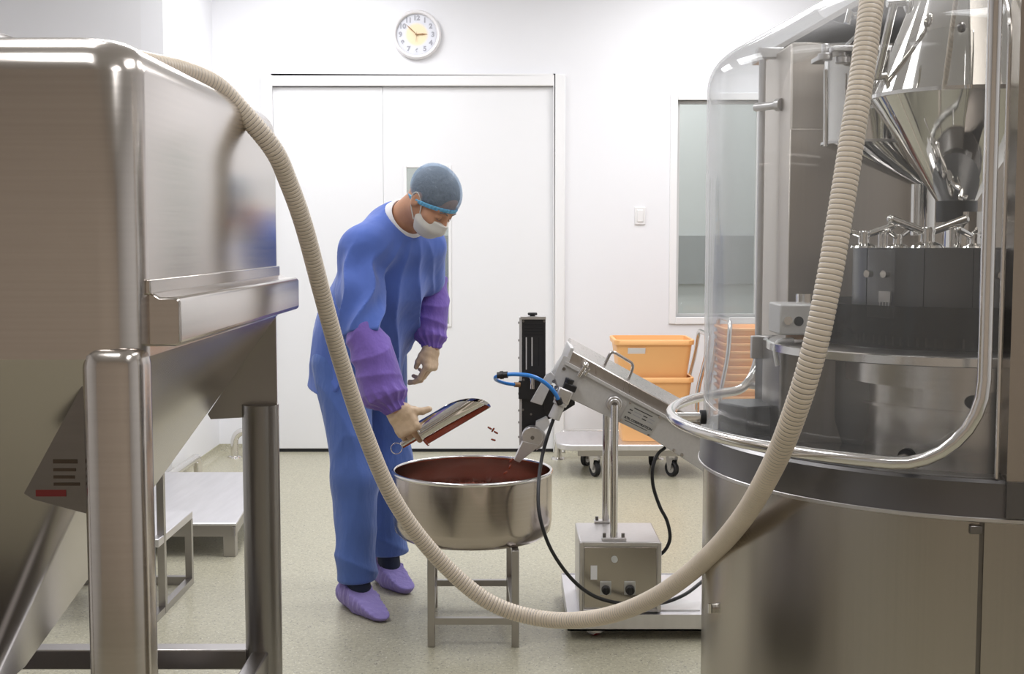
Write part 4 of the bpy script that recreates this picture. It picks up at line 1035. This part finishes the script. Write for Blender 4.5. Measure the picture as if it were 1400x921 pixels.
# black pillar, sensor plate and small black box on the deck
q0, q1 = P(1044, 462, 2.98), P(1074, 462, 2.98)
MB().box((q0.x, 2.98, ZD - .003), (q1.x, 3.08, q0.z)).build('pillar', 'black_metal', mc, bevel=.003)
q0, q1 = P(1027, 490, 2.96), P(1057, 459, 2.96)
MB().box((q0.x, 2.955, q0.z), (q1.x, 2.975, q1.z)).build('sensor_plate', 'steel_satin', mc, bevel=.002)
q0 = P(985, 580, 2.86); q1 = P(1056, 580, 2.86); zt2 = P(1020, 557, 2.86).z
MB().prism([V(q0.x, 2.90, ZD - .003), V(q0.x + .05, 2.80, ZD - .003), V(q1.x, 2.83, ZD - .003), V(q1.x, 2.96, ZD - .003), V(q0.x + .02, 2.95, ZD - .003)], (0, 0, zt2 - ZD + .012)).build('deck_box', 'black_metal', mc, bevel=.004)
#@@PERSON
# ================================================================== the worker
A3 = lambda v: np.array([v[0], v[1], v[2]], dtype=np.float32)
def sd_cap(p, a, b, ra, rb=None):
    a = A3(a); b = A3(b); rb = ra if rb is None else rb; ab = b - a
    pa = p - a; t = np.clip((pa @ ab) / float(ab @ ab), 0, 1)
    return np.sqrt(((pa - t[:, None] * ab) ** 2).sum(1)) - (ra + (rb - ra) * t)
def sd_ell(p, c, r, R=None):
    q = p - A3(c)
    if R is not None: q = q @ np.array(R, dtype=np.float32).T        # rows of R are the axes
    r = A3(r); k0 = np.sqrt(((q / r) ** 2).sum(1)); k1 = np.sqrt(((q / (r * r)) ** 2).sum(1)) + 1e-9
    return k0 * (k0 - 1) / k1
def sd_box(p, c, h, R, rad):
    q = np.abs((p - A3(c)) @ np.array(R, dtype=np.float32).T) - (A3(h) - rad)
    return np.sqrt((np.maximum(q, 0) ** 2).sum(1)) + np.minimum(q.max(1), 0) - rad
def smin(a, b, k):
    h = np.clip(.5 + .5 * (b - a) / k, 0, 1); return b + (a - b) * h - k * h * (1 - h)
def smax(a, b, k): return -smin(-a, -b, k)
def sdf_mesh(fn, lo, hi, h, name, mt, parent, smooth_it=1):
    lo = np.array(lo, dtype=np.float64); n = np.ceil((np.array(hi) - lo) / h).astype(int) + 1
    B = 10; nb = (n + B - 1) // B
    F = np.empty(tuple(nb * B), dtype=np.float32)
    gi = np.stack(np.meshgrid(*[np.arange(k) for k in nb], indexing='ij'), -1).reshape(-1, 3)
    cen = (lo + (gi * B + (B - 1) / 2) * h).astype(np.float32)
    fc = fn(cen); near = np.abs(fc) < B * h * 1.35
    loc = np.stack(np.meshgrid(*[np.arange(B)] * 3, indexing='ij'), -1).reshape(-1, 3)
    for g, v_ in zip(gi[~near], fc[~near]): F[g[0] * B:g[0] * B + B, g[1] * B:g[1] * B + B, g[2] * B:g[2] * B + B] = v_
    gs = gi[near]
    for i in range(0, len(gs), 120):
        ch = gs[i:i + 120]; pts = (lo + ((ch * B)[:, None, :] + loc[None]) * h).reshape(-1, 3).astype(np.float32)
        vals = fn(pts).reshape(len(ch), B, B, B)
        for g, v_ in zip(ch, vals): F[g[0] * B:g[0] * B + B, g[1] * B:g[1] * B + B, g[2] * B:g[2] * B + B] = v_
    F[0] = F[-1] = 1; F[:, 0] = F[:, -1] = 1; F[:, :, 0] = F[:, :, -1] = 1
    S = F < 0; N = F.shape
    cnt = np.zeros(tuple(k - 1 for k in N), dtype=np.int8)
    for d in np.ndindex(2, 2, 2): cnt += S[d[0]:N[0] - 1 + d[0], d[1]:N[1] - 1 + d[1], d[2]:N[2] - 1 + d[2]]
    act = (cnt > 0) & (cnt < 8); ids = np.argwhere(act); vid = -np.ones(act.shape, dtype=np.int64); vid[act] = np.arange(len(ids))
    acc = np.zeros((len(ids), 3)); wt_ = np.zeros(len(ids)); x, y, z = ids.T
    cor = list(np.ndindex(2, 2, 2))
    for a in cor:
        for ax in range(3):
            if a[ax]: continue
            b_ = list(a); b_[ax] = 1
            fa = F[x + a[0], y + a[1], z + a[2]]; fb_ = F[x + b_[0], y + b_[1], z + b_[2]]
            m = (fa < 0) != (fb_ < 0); t = np.where(m, fa / np.where(m, fa - fb_, 1), 0)
            q = np.tile(np.array(a, dtype=float), (len(ids), 1)); q[:, ax] += t
            acc[m] += q[m]; wt_[m] += 1
    V_ = lo + (ids + acc / wt_[:, None]) * h
    quads = []
    for ax in range(3):
        sl0 = [slice(1, -1)] * 3; u_, w_ = [(1, 2), (2, 0), (0, 1)][ax]
        s0 = [slice(1, N[k] - 1) for k in range(3)]; s0[ax] = slice(0, N[ax] - 1); s1 = list(s0); s1[ax] = slice(1, N[ax])
        A_ = S[tuple(s0)]; B_ = S[tuple(s1)]; e = np.argwhere(A_ != B_)
        if not len(e): continue
        flip = A_[tuple(e.T)]
        off = np.array([1, 1, 1]); off[ax] = 0; e = e + off
        def cell(du, dw):
            c_ = e.copy(); c_[:, u_] -= du; c_[:, w_] -= dw; return vid[c_[:, 0], c_[:, 1], c_[:, 2]]
        q = np.stack([cell(1, 1), cell(0, 1), cell(0, 0), cell(1, 0)], 1)
        q[~flip] = q[~flip][:, ::-1]; quads.append(q)
    Q = np.concatenate(quads); Q = Q[(Q >= 0).all(1)]
    for _ in range(smooth_it):
        sm = np.zeros_like(V_); ct = np.zeros(len(V_))
        for i in range(4):
            j = Q[:, (i + 1) % 4]; np.add.at(sm, Q[:, i], V_[j]); np.add.at(ct, Q[:, i], 1); np.add.at(sm, j, V_[Q[:, i]]); np.add.at(ct, j, 1)
        V_ = .5 * V_ + .5 * sm / np.maximum(ct, 1)[:, None]
    o0 = ORG[parent.name]; me = bpy.data.meshes.new(name)
    me.vertices.add(len(V_)); me.vertices.foreach_set('co', (V_ - np.array(o0)).astype(np.float32).ravel())
    me.loops.add(len(Q) * 4); me.loops.foreach_set('vertex_index', Q.ravel().astype(np.int32))
    me.polygons.add(len(Q)); me.polygons.foreach_set('loop_start', np.arange(0, len(Q) * 4, 4, dtype=np.int32))
    me.update(calc_edges=True); me.validate()
    return finish(name, me, mt, parent, o0, smooth=180)

BF = V(.64, -.77, 0).normalized(); BL = V(-BF.y, BF.x, 0)          # facing, own left
ps = thing('person', 'worker in blue gown and trousers, cap and mask, tipping a scoop over the tub', 'person', (-.55, 4.6, 0))
# joints
PEL = V(-.572, 4.70, .93)
HIPR, HIPL = PEL - BL * .09 + V(0, 0, -.03), PEL + BL * .09 + V(0, 0, -.03)
ANKR, ANKL = V(-.578, 4.515, .085), V(-.497, 4.835, .085)
KNR, KNL = V(-.578, 4.545, .48), V(-.478, 4.775, .49)
TOER, TOEL = V(-.468, 4.345, .03), V(-.412, 4.695, .03)
HEELR, HEELL = V(-.608, 4.552, .04), V(-.523, 4.880, .04)
SHC = V(-.405, 4.505, 1.335)
SHR, SHL = SHC - BL * .175 + V(0, 0, -.015), SHC + BL * .118 + V(0, .01, .0)
ELR, WRR = P(495, 455, 4.27), P(541, 559, 4.205)
ELL, WRL = P(588, 408, 4.78), P(591, 474, 4.70)
NKB = V(-.418, 4.505, 1.405)
HDC = P(592, 274, 4.375)
# head frame: forward, left, up
HF = V(.60, -.42, -.80).normalized(); HU = (V(.45, -.30, .84) - HF * V(.45, -.30, .84).dot(HF)).normalized(); HL = HU.cross(HF)
HR3 = np.array([A3(HF), A3(HL), A3(HU)]); HSC = .93
def hloc(p): return ((p - A3(HDC)) @ HR3.T) / HSC
def hw(a, b_, c_): return HDC + (HF * a + HL * b_ + HU * c_) * HSC
def cran(q): return sd_ell(q, (-.014, 0, .030), (.100, .078, .090))
def head_sdf(p):
    q = hloc(p); d = cran(q)
    d = smin(d, sd_ell(q, (.030, 0, -.030), (.062, .060, .082)), .03)
    qa = q.copy(); qa[:, 1] = np.abs(qa[:, 1])
    d = smin(d, sd_cap(qa, (-.005, .052, -.05), (.062, .014, -.098), .018, .020), .025)
    d = smin(d, sd_cap(qa, (.072, .045, -.035), (.055, .055, -.03), .015), .02)       # cheek
    d = smin(d, sd_cap(qa, (.088, .012, .018), (.072, .048, .020), .009), .012)        # brow
    d = smax(d, -sd_ell(qa, (.098, .032, -.002), (.016, .017, .011)), .012)            # socket
    d = smin(d, sd_ell(qa, (.0785, .032, -.004), (.0125, .015, .0115)), .003)           # lid
    d = smin(d, sd_cap(q, (.090, 0, .005), (.110, 0, -.036), .007, .012), .010)        # nose
    d = smin(d, sd_cap(qa, (.094, .010, -.040), (.100, .008, -.040), .007), .006)
    d = smin(d, sd_cap(q, (.086, -.016, -.070), (.086, .016, -.070), .008), .008)      # lips
    d = smin(d, sd_cap(q, (.083, -.012, -.082), (.083, .012, -.082), .007), .006)
    ear = smax(sd_ell(qa, (-.012, .080, -.010), (.020, .009, .033)), -sd_ell(qa, (-.008, .092, -.006), (.011, .009, .020)), .005)
    d = smin(d, ear, .006)
    return d * HSC
NKT = hw(-.030, 0, -.045)
def body_sdf(p):
    d = head_sdf(p)
    d = smin(d, sd_cap(p, NKB - (NKT - NKB) * .3, NKT, .065, .058), .03)
    d = smin(d, sd_cap(p, SHR, SHL, .05), .05)
    d = smin(d, sd_cap(p, PEL, NKB - V(-.0, -.02, .10) - BF * .03, .105, .07), .04)
    for s, e, w_ in ((SHR, ELR, WRR), (SHL, ELL, WRL)):
        d = smin(d, sd_cap(p, s, e, .045, .036), .02); d = smin(d, sd_cap(p, e, w_, .036, .025), .02)
    for hp2, kn, an in ((HIPR, KNR, ANKR), (HIPL, KNL, ANKL)):
        d = smin(d, sd_cap(p, hp2, kn, .075, .052), .03); d = smin(d, sd_cap(p, kn, an, .052, .036), .02)
    return d
sdf_mesh(body_sdf, (-.80, 4.12, .03), (-.10, 4.98, 1.68), .0048, 'body', 'skin', ps)
# hair, cap and its elastic band
cap_n = V(-.45, 0, .893).normalized()       # tilt of the cap's rim in head coordinates
def rim(q): return q @ A3(cap_n) + .0075
def hair_sdf(p):
    q = hloc(p); d = smax(cran(q) - .0035, -(rim(q) - .004), .004)
    d = smax(d, -sd_ell(q, (.100, 0, .045), (.030, .075, .045)), .02)
    return d * HSC
hb = [min(HDC[i] - .14, HDC[i] + .14) for i in range(3)], [HDC[i] + .14 for i in range(3)]
sdf_mesh(hair_sdf, hb[0], hb[1], .003, 'hair', 'hair', ps)
def cap_sdf(p):
    q = hloc(p); k = np.arctan2(q[:, 1], q[:, 0])
    pl_ = np.sin(k * 26 + 3 * np.sin(q[:, 2] * 40)) * .0012 * np.clip(1 - rim(q) / .08, 0, 1)
    outer = sd_ell(q, (-.016, 0, .036), (.112, .089, .096)) + pl_
    d = smax(outer, -(outer + .003), .001)
    return smax(d, -(rim(q) + .004), .002) * HSC
cpo = sdf_mesh(cap_sdf, hb[0], hb[1], .0022, 'bouffant_cap', 'cap_film', ps); cpo['label'] = 'sheer light blue disposable cap'
def band_sdf(p):
    q = hloc(p); k = np.arctan2(q[:, 1], q[:, 0]); r_ = rim(q)
    o_ = np.abs(sd_ell(q, (-.016, 0, .030), (.109, .088, .100))) - .0045 - .0012 * np.sin(k * 44)
    return smax(o_, np.abs(r_ + .002) - .0085, .004) * HSC
sdf_mesh(band_sdf, hb[0], hb[1], .0022, 'cap_elastic', 'band_cyan', ps)
# face mask with ear loops
def mask_sdf(p):
    q = hloc(p)
    pleat = .0016 * np.sin(q[:, 2] * 125)
    base = smin(sd_ell(q, (.040, 0, -.058), (.078, .068, .070)), sd_cap(q, (.10, 0, -.03), (.105, 0, -.045), .014), .03) + pleat
    d = smax(base, .022 - q[:, 0] - .35 * (q[:, 2] + .075), .003)
    d = smax(d, q[:, 2] + .026 - .10 * (q[:, 0] - .06), .003)
    return smax(d, -(q[:, 2] + .126), .003) * HSC
mk = sdf_mesh(mask_sdf, hb[0], hb[1], .0022, 'face_mask', 'mask_white', ps); mk['label'] = 'pleated white surgical mask'
for sg in (1, -1):
    lp_ = catmull([hw(.030, .067 * sg, -.040), hw(.012, .079 * sg, -.002), hw(-.022, .086 * sg, .014), hw(-.034, .085 * sg, -.010), hw(-.014, .078 * sg, -.045), hw(.024, .066 * sg, -.078)], 8)
    MB().tube(lp_, .0022, 6).build('ear_loop', 'mask_white', mk)
for sg in (1, -1):
    MB().tube(catmull([hw(.0905, .020 * sg, -.009), hw(.0925, .032 * sg, -.013), hw(.0855, .044 * sg, -.010)], 5), .0009, 6).build('eyelash', 'hair', ps)
    MB().tube(catmull([hw(.0965, .013 * sg, .018), hw(.094, .030 * sg, .025), hw(.083, .050 * sg, .019)], 5), [.0016] * 5 + [.002] * 5 + [.0012], 6).build('eyebrow', 'hair', ps)
# white collar
nd = (NKT - NKB).normalized(); cM = nd.to_track_quat('Z', 'Y').to_matrix()
MB().lathe([(.074, -.040), (.089, -.034), (.084, .004), (.077, .034), (.071, .037), (.066, .030), (.062, -.040), (.074, -.040)], NKB + nd * .030 + V(.008, -.008, 0), seg=40, M=cM).build('collar', 'collar_white', ps, smooth=60)
# gown
SP = [(PEL + V(-.004, .01, -.13), .152), (PEL + V(.004, .0, .03), .150), (V(-.535, 4.655, 1.06), .142), (V(-.470, 4.585, 1.22), .140), (V(-.42, 4.525, 1.33), .105)]
def q_body(p):                                 # squeeze along own left so that the trunk is wider than deep
    l = A3(BL); o_ = A3(PEL); s = (p - o_) @ l
    return p - np.outer(s * (1 - 1 / 1.22), l).astype(np.float32)
def qv(v_):
    s = (v_ - PEL).dot(BL); return v_ - BL * (s * (1 - 1 / 1.22))
def ridge(x): return 1 - 1.6 * np.abs(np.sin(x * .5)) ** .8
def folds(p, amp, f1, ph=0.0):
    s = p @ A3(BL); t = p @ A3(BF); z = p[:, 2]
    return amp * (ridge(f1 * s + 5.0 * z + 2.2 * np.sin(6 * z + 3 * t + ph)) * .6 + ridge(f1 * .6 * t - 9 * z + 1.7 * np.sin(9 * s + ph)) * .5)
def gown_sdf(p):
    qb = q_body(p); d = None
    for (a, ra), (b_, rb_) in zip(SP, SP[1:]):
        e = sd_cap(qb, qv(a), qv(b_), ra, rb_); d = e if d is None else smin(d, e, .05)
    d = smin(d, sd_cap(p, SHR + V(.02, 0, .0), SHL, .066, .064), .06)
    d = smin(d, sd_cap(p, NKB - nd * .03, NKB + nd * .012, .090, .080), .04)
    d = smin(d, sd_cap(p, NKB - nd * .015, SHR + V(.035, 0, .015), .080, .078), .05)       # slope of the shoulder
    # drapery fanning out below the collar, then hanging folds
    rel = p - A3(NKB + BF * .06); lat = rel @ A3(BL); dn = -rel[:, 2]
    ang = np.arctan2(lat, np.maximum(dn, .02) + .06); far = np.clip((dn - .03) / .30, 0, 1)
    d = d - .0165 * ridge(ang * 19 + 2.0 * np.sin(dn * 9)) * far
    w_ = np.clip((1.12 - p[:, 2]) / .25, 0, 1.0)
    d = d - folds(p, .014, 46.0) * w_
    u0 = (ELR - SHR).normalized(); u_ = (p - A3(SHR)) @ A3(u0)
    arm = smin(sd_cap(p, SHR, SHR.lerp(ELR, .5), .072, .074), sd_cap(p, SHR.lerp(ELR, .5), ELR + u0 * .03, .074, .070), .03)
    x_ = p - A3(SHR) - np.outer(u_, A3(u0)); an_ = np.arctan2(x_[:, 0], -x_[:, 1])
    arm = arm - .0155 * ridge(an_ * 5.0 + u_ * 22 + 1.2 * np.sin(u_ * 25)) * np.clip(u_ / .10 + .2, 0, 1)
    arm = smax(arm, u_ - ((ELR - SHR).length + .012), .010)
    d = smin(d, arm, .03)
    arm2 = sd_cap(p, SHL, SHL.lerp(ELL, .62), .068, .062)
    d = smin(d, arm2, .03)
    d = smax(d, (.785 + .010 * np.sin(p[:, 0] * 30)) - p[:, 2], .008)
    d = smax(d, -sd_cap(p, NKB + nd * .016, NKB + nd * .2, .074, .085), .010)
    return d
go_ = sdf_mesh(gown_sdf, (-.84, 4.2, .74), (-.12, 4.98, 1.46), .0048, 'gown', 'gown_blue', ps); go_['label'] = 'loose blue wrap gown'
# purple sleeve covers
def sleeve(a, c_, r0, rm, rc, over, name):
    d0 = (c_ - a).normalized(); L = (c_ - a).length
    def fn(p):
        t = ((p - A3(a)) @ A3(d0)) / L
        tt = np.clip(t, 0, 1)
        rad = np.interp(tt, [0, .25, .62, .84, .93, 1.0], [r0, rm * .92, rm, rm * .98, rc * 1.25, rc])
        sag = np.exp(-((t - .74) / .20) ** 2) * .022
        x_ = p - A3(a) - np.outer(tt * L, A3(d0)) + np.outer(sag, A3(V(.45, 0, .9))); ang = np.arctan2(x_ @ A3(d0.cross(V(0, 1, 0)).normalized()), x_ @ A3(V(0, 1, 0)))
        d = np.sqrt((x_ ** 2).sum(1)) - rad
        d = d * .8 - .0050 * ridge(t * 22 + 2.5 * np.sin(ang * 1.0 + t * 5)) * np.clip(1.2 - t, .2, 1) - .0055 * ridge(ang * 13) * np.clip((t - .66) / .25, 0, 1)
        d = smax(d, (t - 1.02) * L, .006)
        return smax(d, (-over - t) * L, .01)
    lo_ = [min(a[i], c_[i]) - .13 for i in range(3)]; hi_ = [max(a[i], c_[i]) + .13 for i in range(3)]
    return sdf_mesh(fn, lo_, hi_, .004, name, 'sleeve_purple', ps)
so1 = sleeve(ELR + V(-.004, 0, .02), WRR + (WRR - ELR).normalized() * .004, .058, .079, .036, .02, 'sleeve_cover'); so1['label'] = 'baggy purple sleeve cover'
so2 = sleeve(SHL.lerp(ELL, .62) * .3 + ELL * .7 + V(.012, 0, .03), WRL + (WRL - ELL).normalized() * .004, .058, .066, .034, .15, 'sleeve_cover')
# trousers
def trouser_sdf(p):
    d = sd_cap(q_body(p), qv(PEL + V(0, 0, -.09)), qv(PEL + V(0, 0, .02)), .125, .12)
    for hp2, kn, an, k in ((HIPR, KNR, ANKR, 0.0), (HIPL, KNL, ANKL, 2.0)):
        hem = an + V(.004, 0, .028 if k == 0 else .045)
        e = smin(sd_cap(p, hp2, kn, .105, .080), sd_cap(p, kn, hem, .080, .076), .04)
        e = e + folds(p, -.0115, 36.0, k) - .008 * ridge(p[:, 2] * 38 + 16 * p[:, 0] + 9 * p[:, 1] + k) * np.clip((.35 - p[:, 2]) / .2, 0, 1)
        e = smax(e, (hem.z - .012 + .012 * 0) - p[:, 2], .012)
        d = smin(d, e, .022)
    return d
to_ = sdf_mesh(trouser_sdf, (-.84, 4.36, .06), (-.28, 4.98, 1.0), .0055, 'trousers', 'trouser_blue', ps); to_['label'] = 'loose blue trousers'
# shoe covers and socks
for heel, toe, an in ((HEELR, TOER, ANKR), (HEELL, TOEL, ANKL)):
    fd = (toe - heel).normalized(); sdv = fd.cross(V(0, 0, 1))
    def shoe(p, heel=heel, toe=toe, an=an, fd=fd, sdv=sdv):
        L = (toe - heel).length; t = np.clip(((p - A3(heel)) @ A3(fd)) / L, 0, 1)
        ang = np.arctan2((p - A3(an)) @ A3(sdv), (p - A3(an)) @ A3(fd))
        d = sd_cap(p, heel + V(0, 0, .006), heel.lerp(toe, .45) + V(0, 0, .010), .048, .053)
        d = smin(d, sd_cap(p, heel.lerp(toe, .5) + V(0, 0, .004), toe + V(0, 0, .006), .053, .038), .02)
        d = smin(d, sd_cap(p, heel.lerp(toe, .16) + V(0, 0, .03), heel.lerp(toe, .32) + V(0, 0, .060), .048, .046), .03)
        d = d - .0055 * ridge(ang * 15 + 20 * p[:, 2]) * np.clip((p[:, 2] - .02) / .05, 0, 1) * np.clip(1.25 - t, 0, 1) + .002 * np.sin(70 * t + ang * 5)
        top = (p - A3(an)) @ A3((V(0, 0, 1) - fd * -.35).normalized()) - .012
        d = smax(d, top, .006)
        return smax(d, -p[:, 2], .006)
    lo_ = [min(heel[i], toe[i]) - .08 for i in range(2)] + [-.02]; hi_ = [max(heel[i], toe[i]) + .08 for i in range(2)] + [.16]
    sh = sdf_mesh(shoe, lo_, hi_, .0032, 'shoe_cover', 'cover_purple', ps)
    MB().tube([an + fd * .028 + V(0, 0, -.035), an + fd * .022 + V(0, 0, .02), an + fd * .008 + V(0, 0, .08)], [.046, .044, .044], 20).build('sock', 'sock_navy', ps, smooth=60)
# gloves: a palm, four fingers of different length and a thumb each
def glove(wr, d, n, s, flex, th, name, lab, big=1.0):
    d = d.normalized(); n = (n - d * n.dot(d)).normalized(); s = (s - d * s.dot(d) - n * s.dot(n)).normalized()
    R_ = [A3(d), A3(s), A3(n)]
    def W(a, b_, c_): return wr + d * a + s * b_ + n * c_
    k_ = big
    fl_ = [(.031, .092, (.044, .026, .021), .0098), (.0105, .097, (.048, .030, .022), .0100), (-.0100, .092, (.044, .028, .021), .0096), (-.029, .083, (.034, .021, .019), .0086)]
    chains = []
    for i, (so_, ba, ls, r0) in enumerate(fl_):
        pnt = W(ba - .012, so_, -.001); a = 0.0; pts_ = [pnt]; dirs = d * math.cos(0) + s * (so_ * 2.0); dirs.normalize()
        for j, L in enumerate(ls):
            a += math.radians(flex[i][j]); v_ = dirs * math.cos(a) - n * math.sin(a); pnt = pnt + v_ * (L + (.012 if j == 0 else 0)); pts_.append(pnt)
        chains.append((pts_, [r0 * 1.04, r0, r0 * .92, r0 * .80]))
    tp_ = [W(*q_) for q_ in th]; thr = [.0165, .0135, .0115, .0095]
    def fn(p):
        p = (A3(wr) + (p - A3(wr)) / k_).astype(np.float32)
        g_ = sd_box(p, W(.052, .001, -.002), (.046, .040, .0150), R_, .0145)
        g_ = smin(g_, sd_box(p, W(.010, 0, -.001), (.030, .029, .0185), R_, .0180), .02)
        g_ = smin(g_, sd_cap(p, W(.028, .022, -.012), W(.06, .028, -.012), .016), .012)
        for pts_, rs_ in chains:
            e = None
            for j in range(3):
                c_ = sd_cap(p, pts_[j], pts_[j + 1], rs_[j], rs_[j + 1]); e = c_ if e is None else smin(e, c_, .003)
            e = smin(e, np.sqrt(((p - A3(pts_[0] + n * .004)) ** 2).sum(1)) - rs_[0] * 1.02, .006)
            g_ = smin(g_, e, .0045)
        for j in range(3): g_ = smin(g_, sd_cap(p, tp_[j], tp_[j + 1], thr[j], thr[j + 1]), .010 if j == 0 else .004)
        aa = (p - A3(wr)) @ A3(d)
        g_ = g_ + .0009 * np.sin(aa * 230 + 90 * ((p - A3(wr)) @ A3(s))) * np.clip((.07 - aa) / .05, 0, 1)
        return g_ * k_
    pts_all = [q_ for c_ in chains for q_ in c_[0]] + tp_ + [wr - d * .03]
    pts_all = [wr + (q_ - wr) * k_ for q_ in pts_all]
    lo_ = [min(q_[i] for q_ in pts_all) - .045 for i in range(3)]; hi_ = [max(q_[i] for q_ in pts_all) + .045 for i in range(3)]
    o_ = sdf_mesh(fn, lo_, hi_, .0021, name, 'latex', ps); o_['label'] = lab
    return o_
gd = V(.47, -.02, -.88); gs_ = SA
glove(WRR + V(.0, .0, .006), gd, V(-.05, -1, .02), gs_, [(40, 92, 62), (43, 96, 60), (46, 96, 60), (50, 94, 56)],
      [(.022, .024, -.010), (.040, .046, -.016), (.052, .066, -.020), (.056, .088, -.022)], 'glove', 'cream latex glove closed round the scoop handle', 1.08)
glove(WRL + V(.0, .0, .006), V(-.06, -.10, -.99), V(.86, -.5, 0), V(-.5, -.86, 0), [(28, 30, 18), (34, 38, 22), (40, 42, 25), (46, 45, 25)],
      [(.020, .022, -.010), (.044, .036, -.022), (.066, .038, -.034), (.086, .034, -.044)], 'glove', 'cream latex glove, hand hanging relaxed')
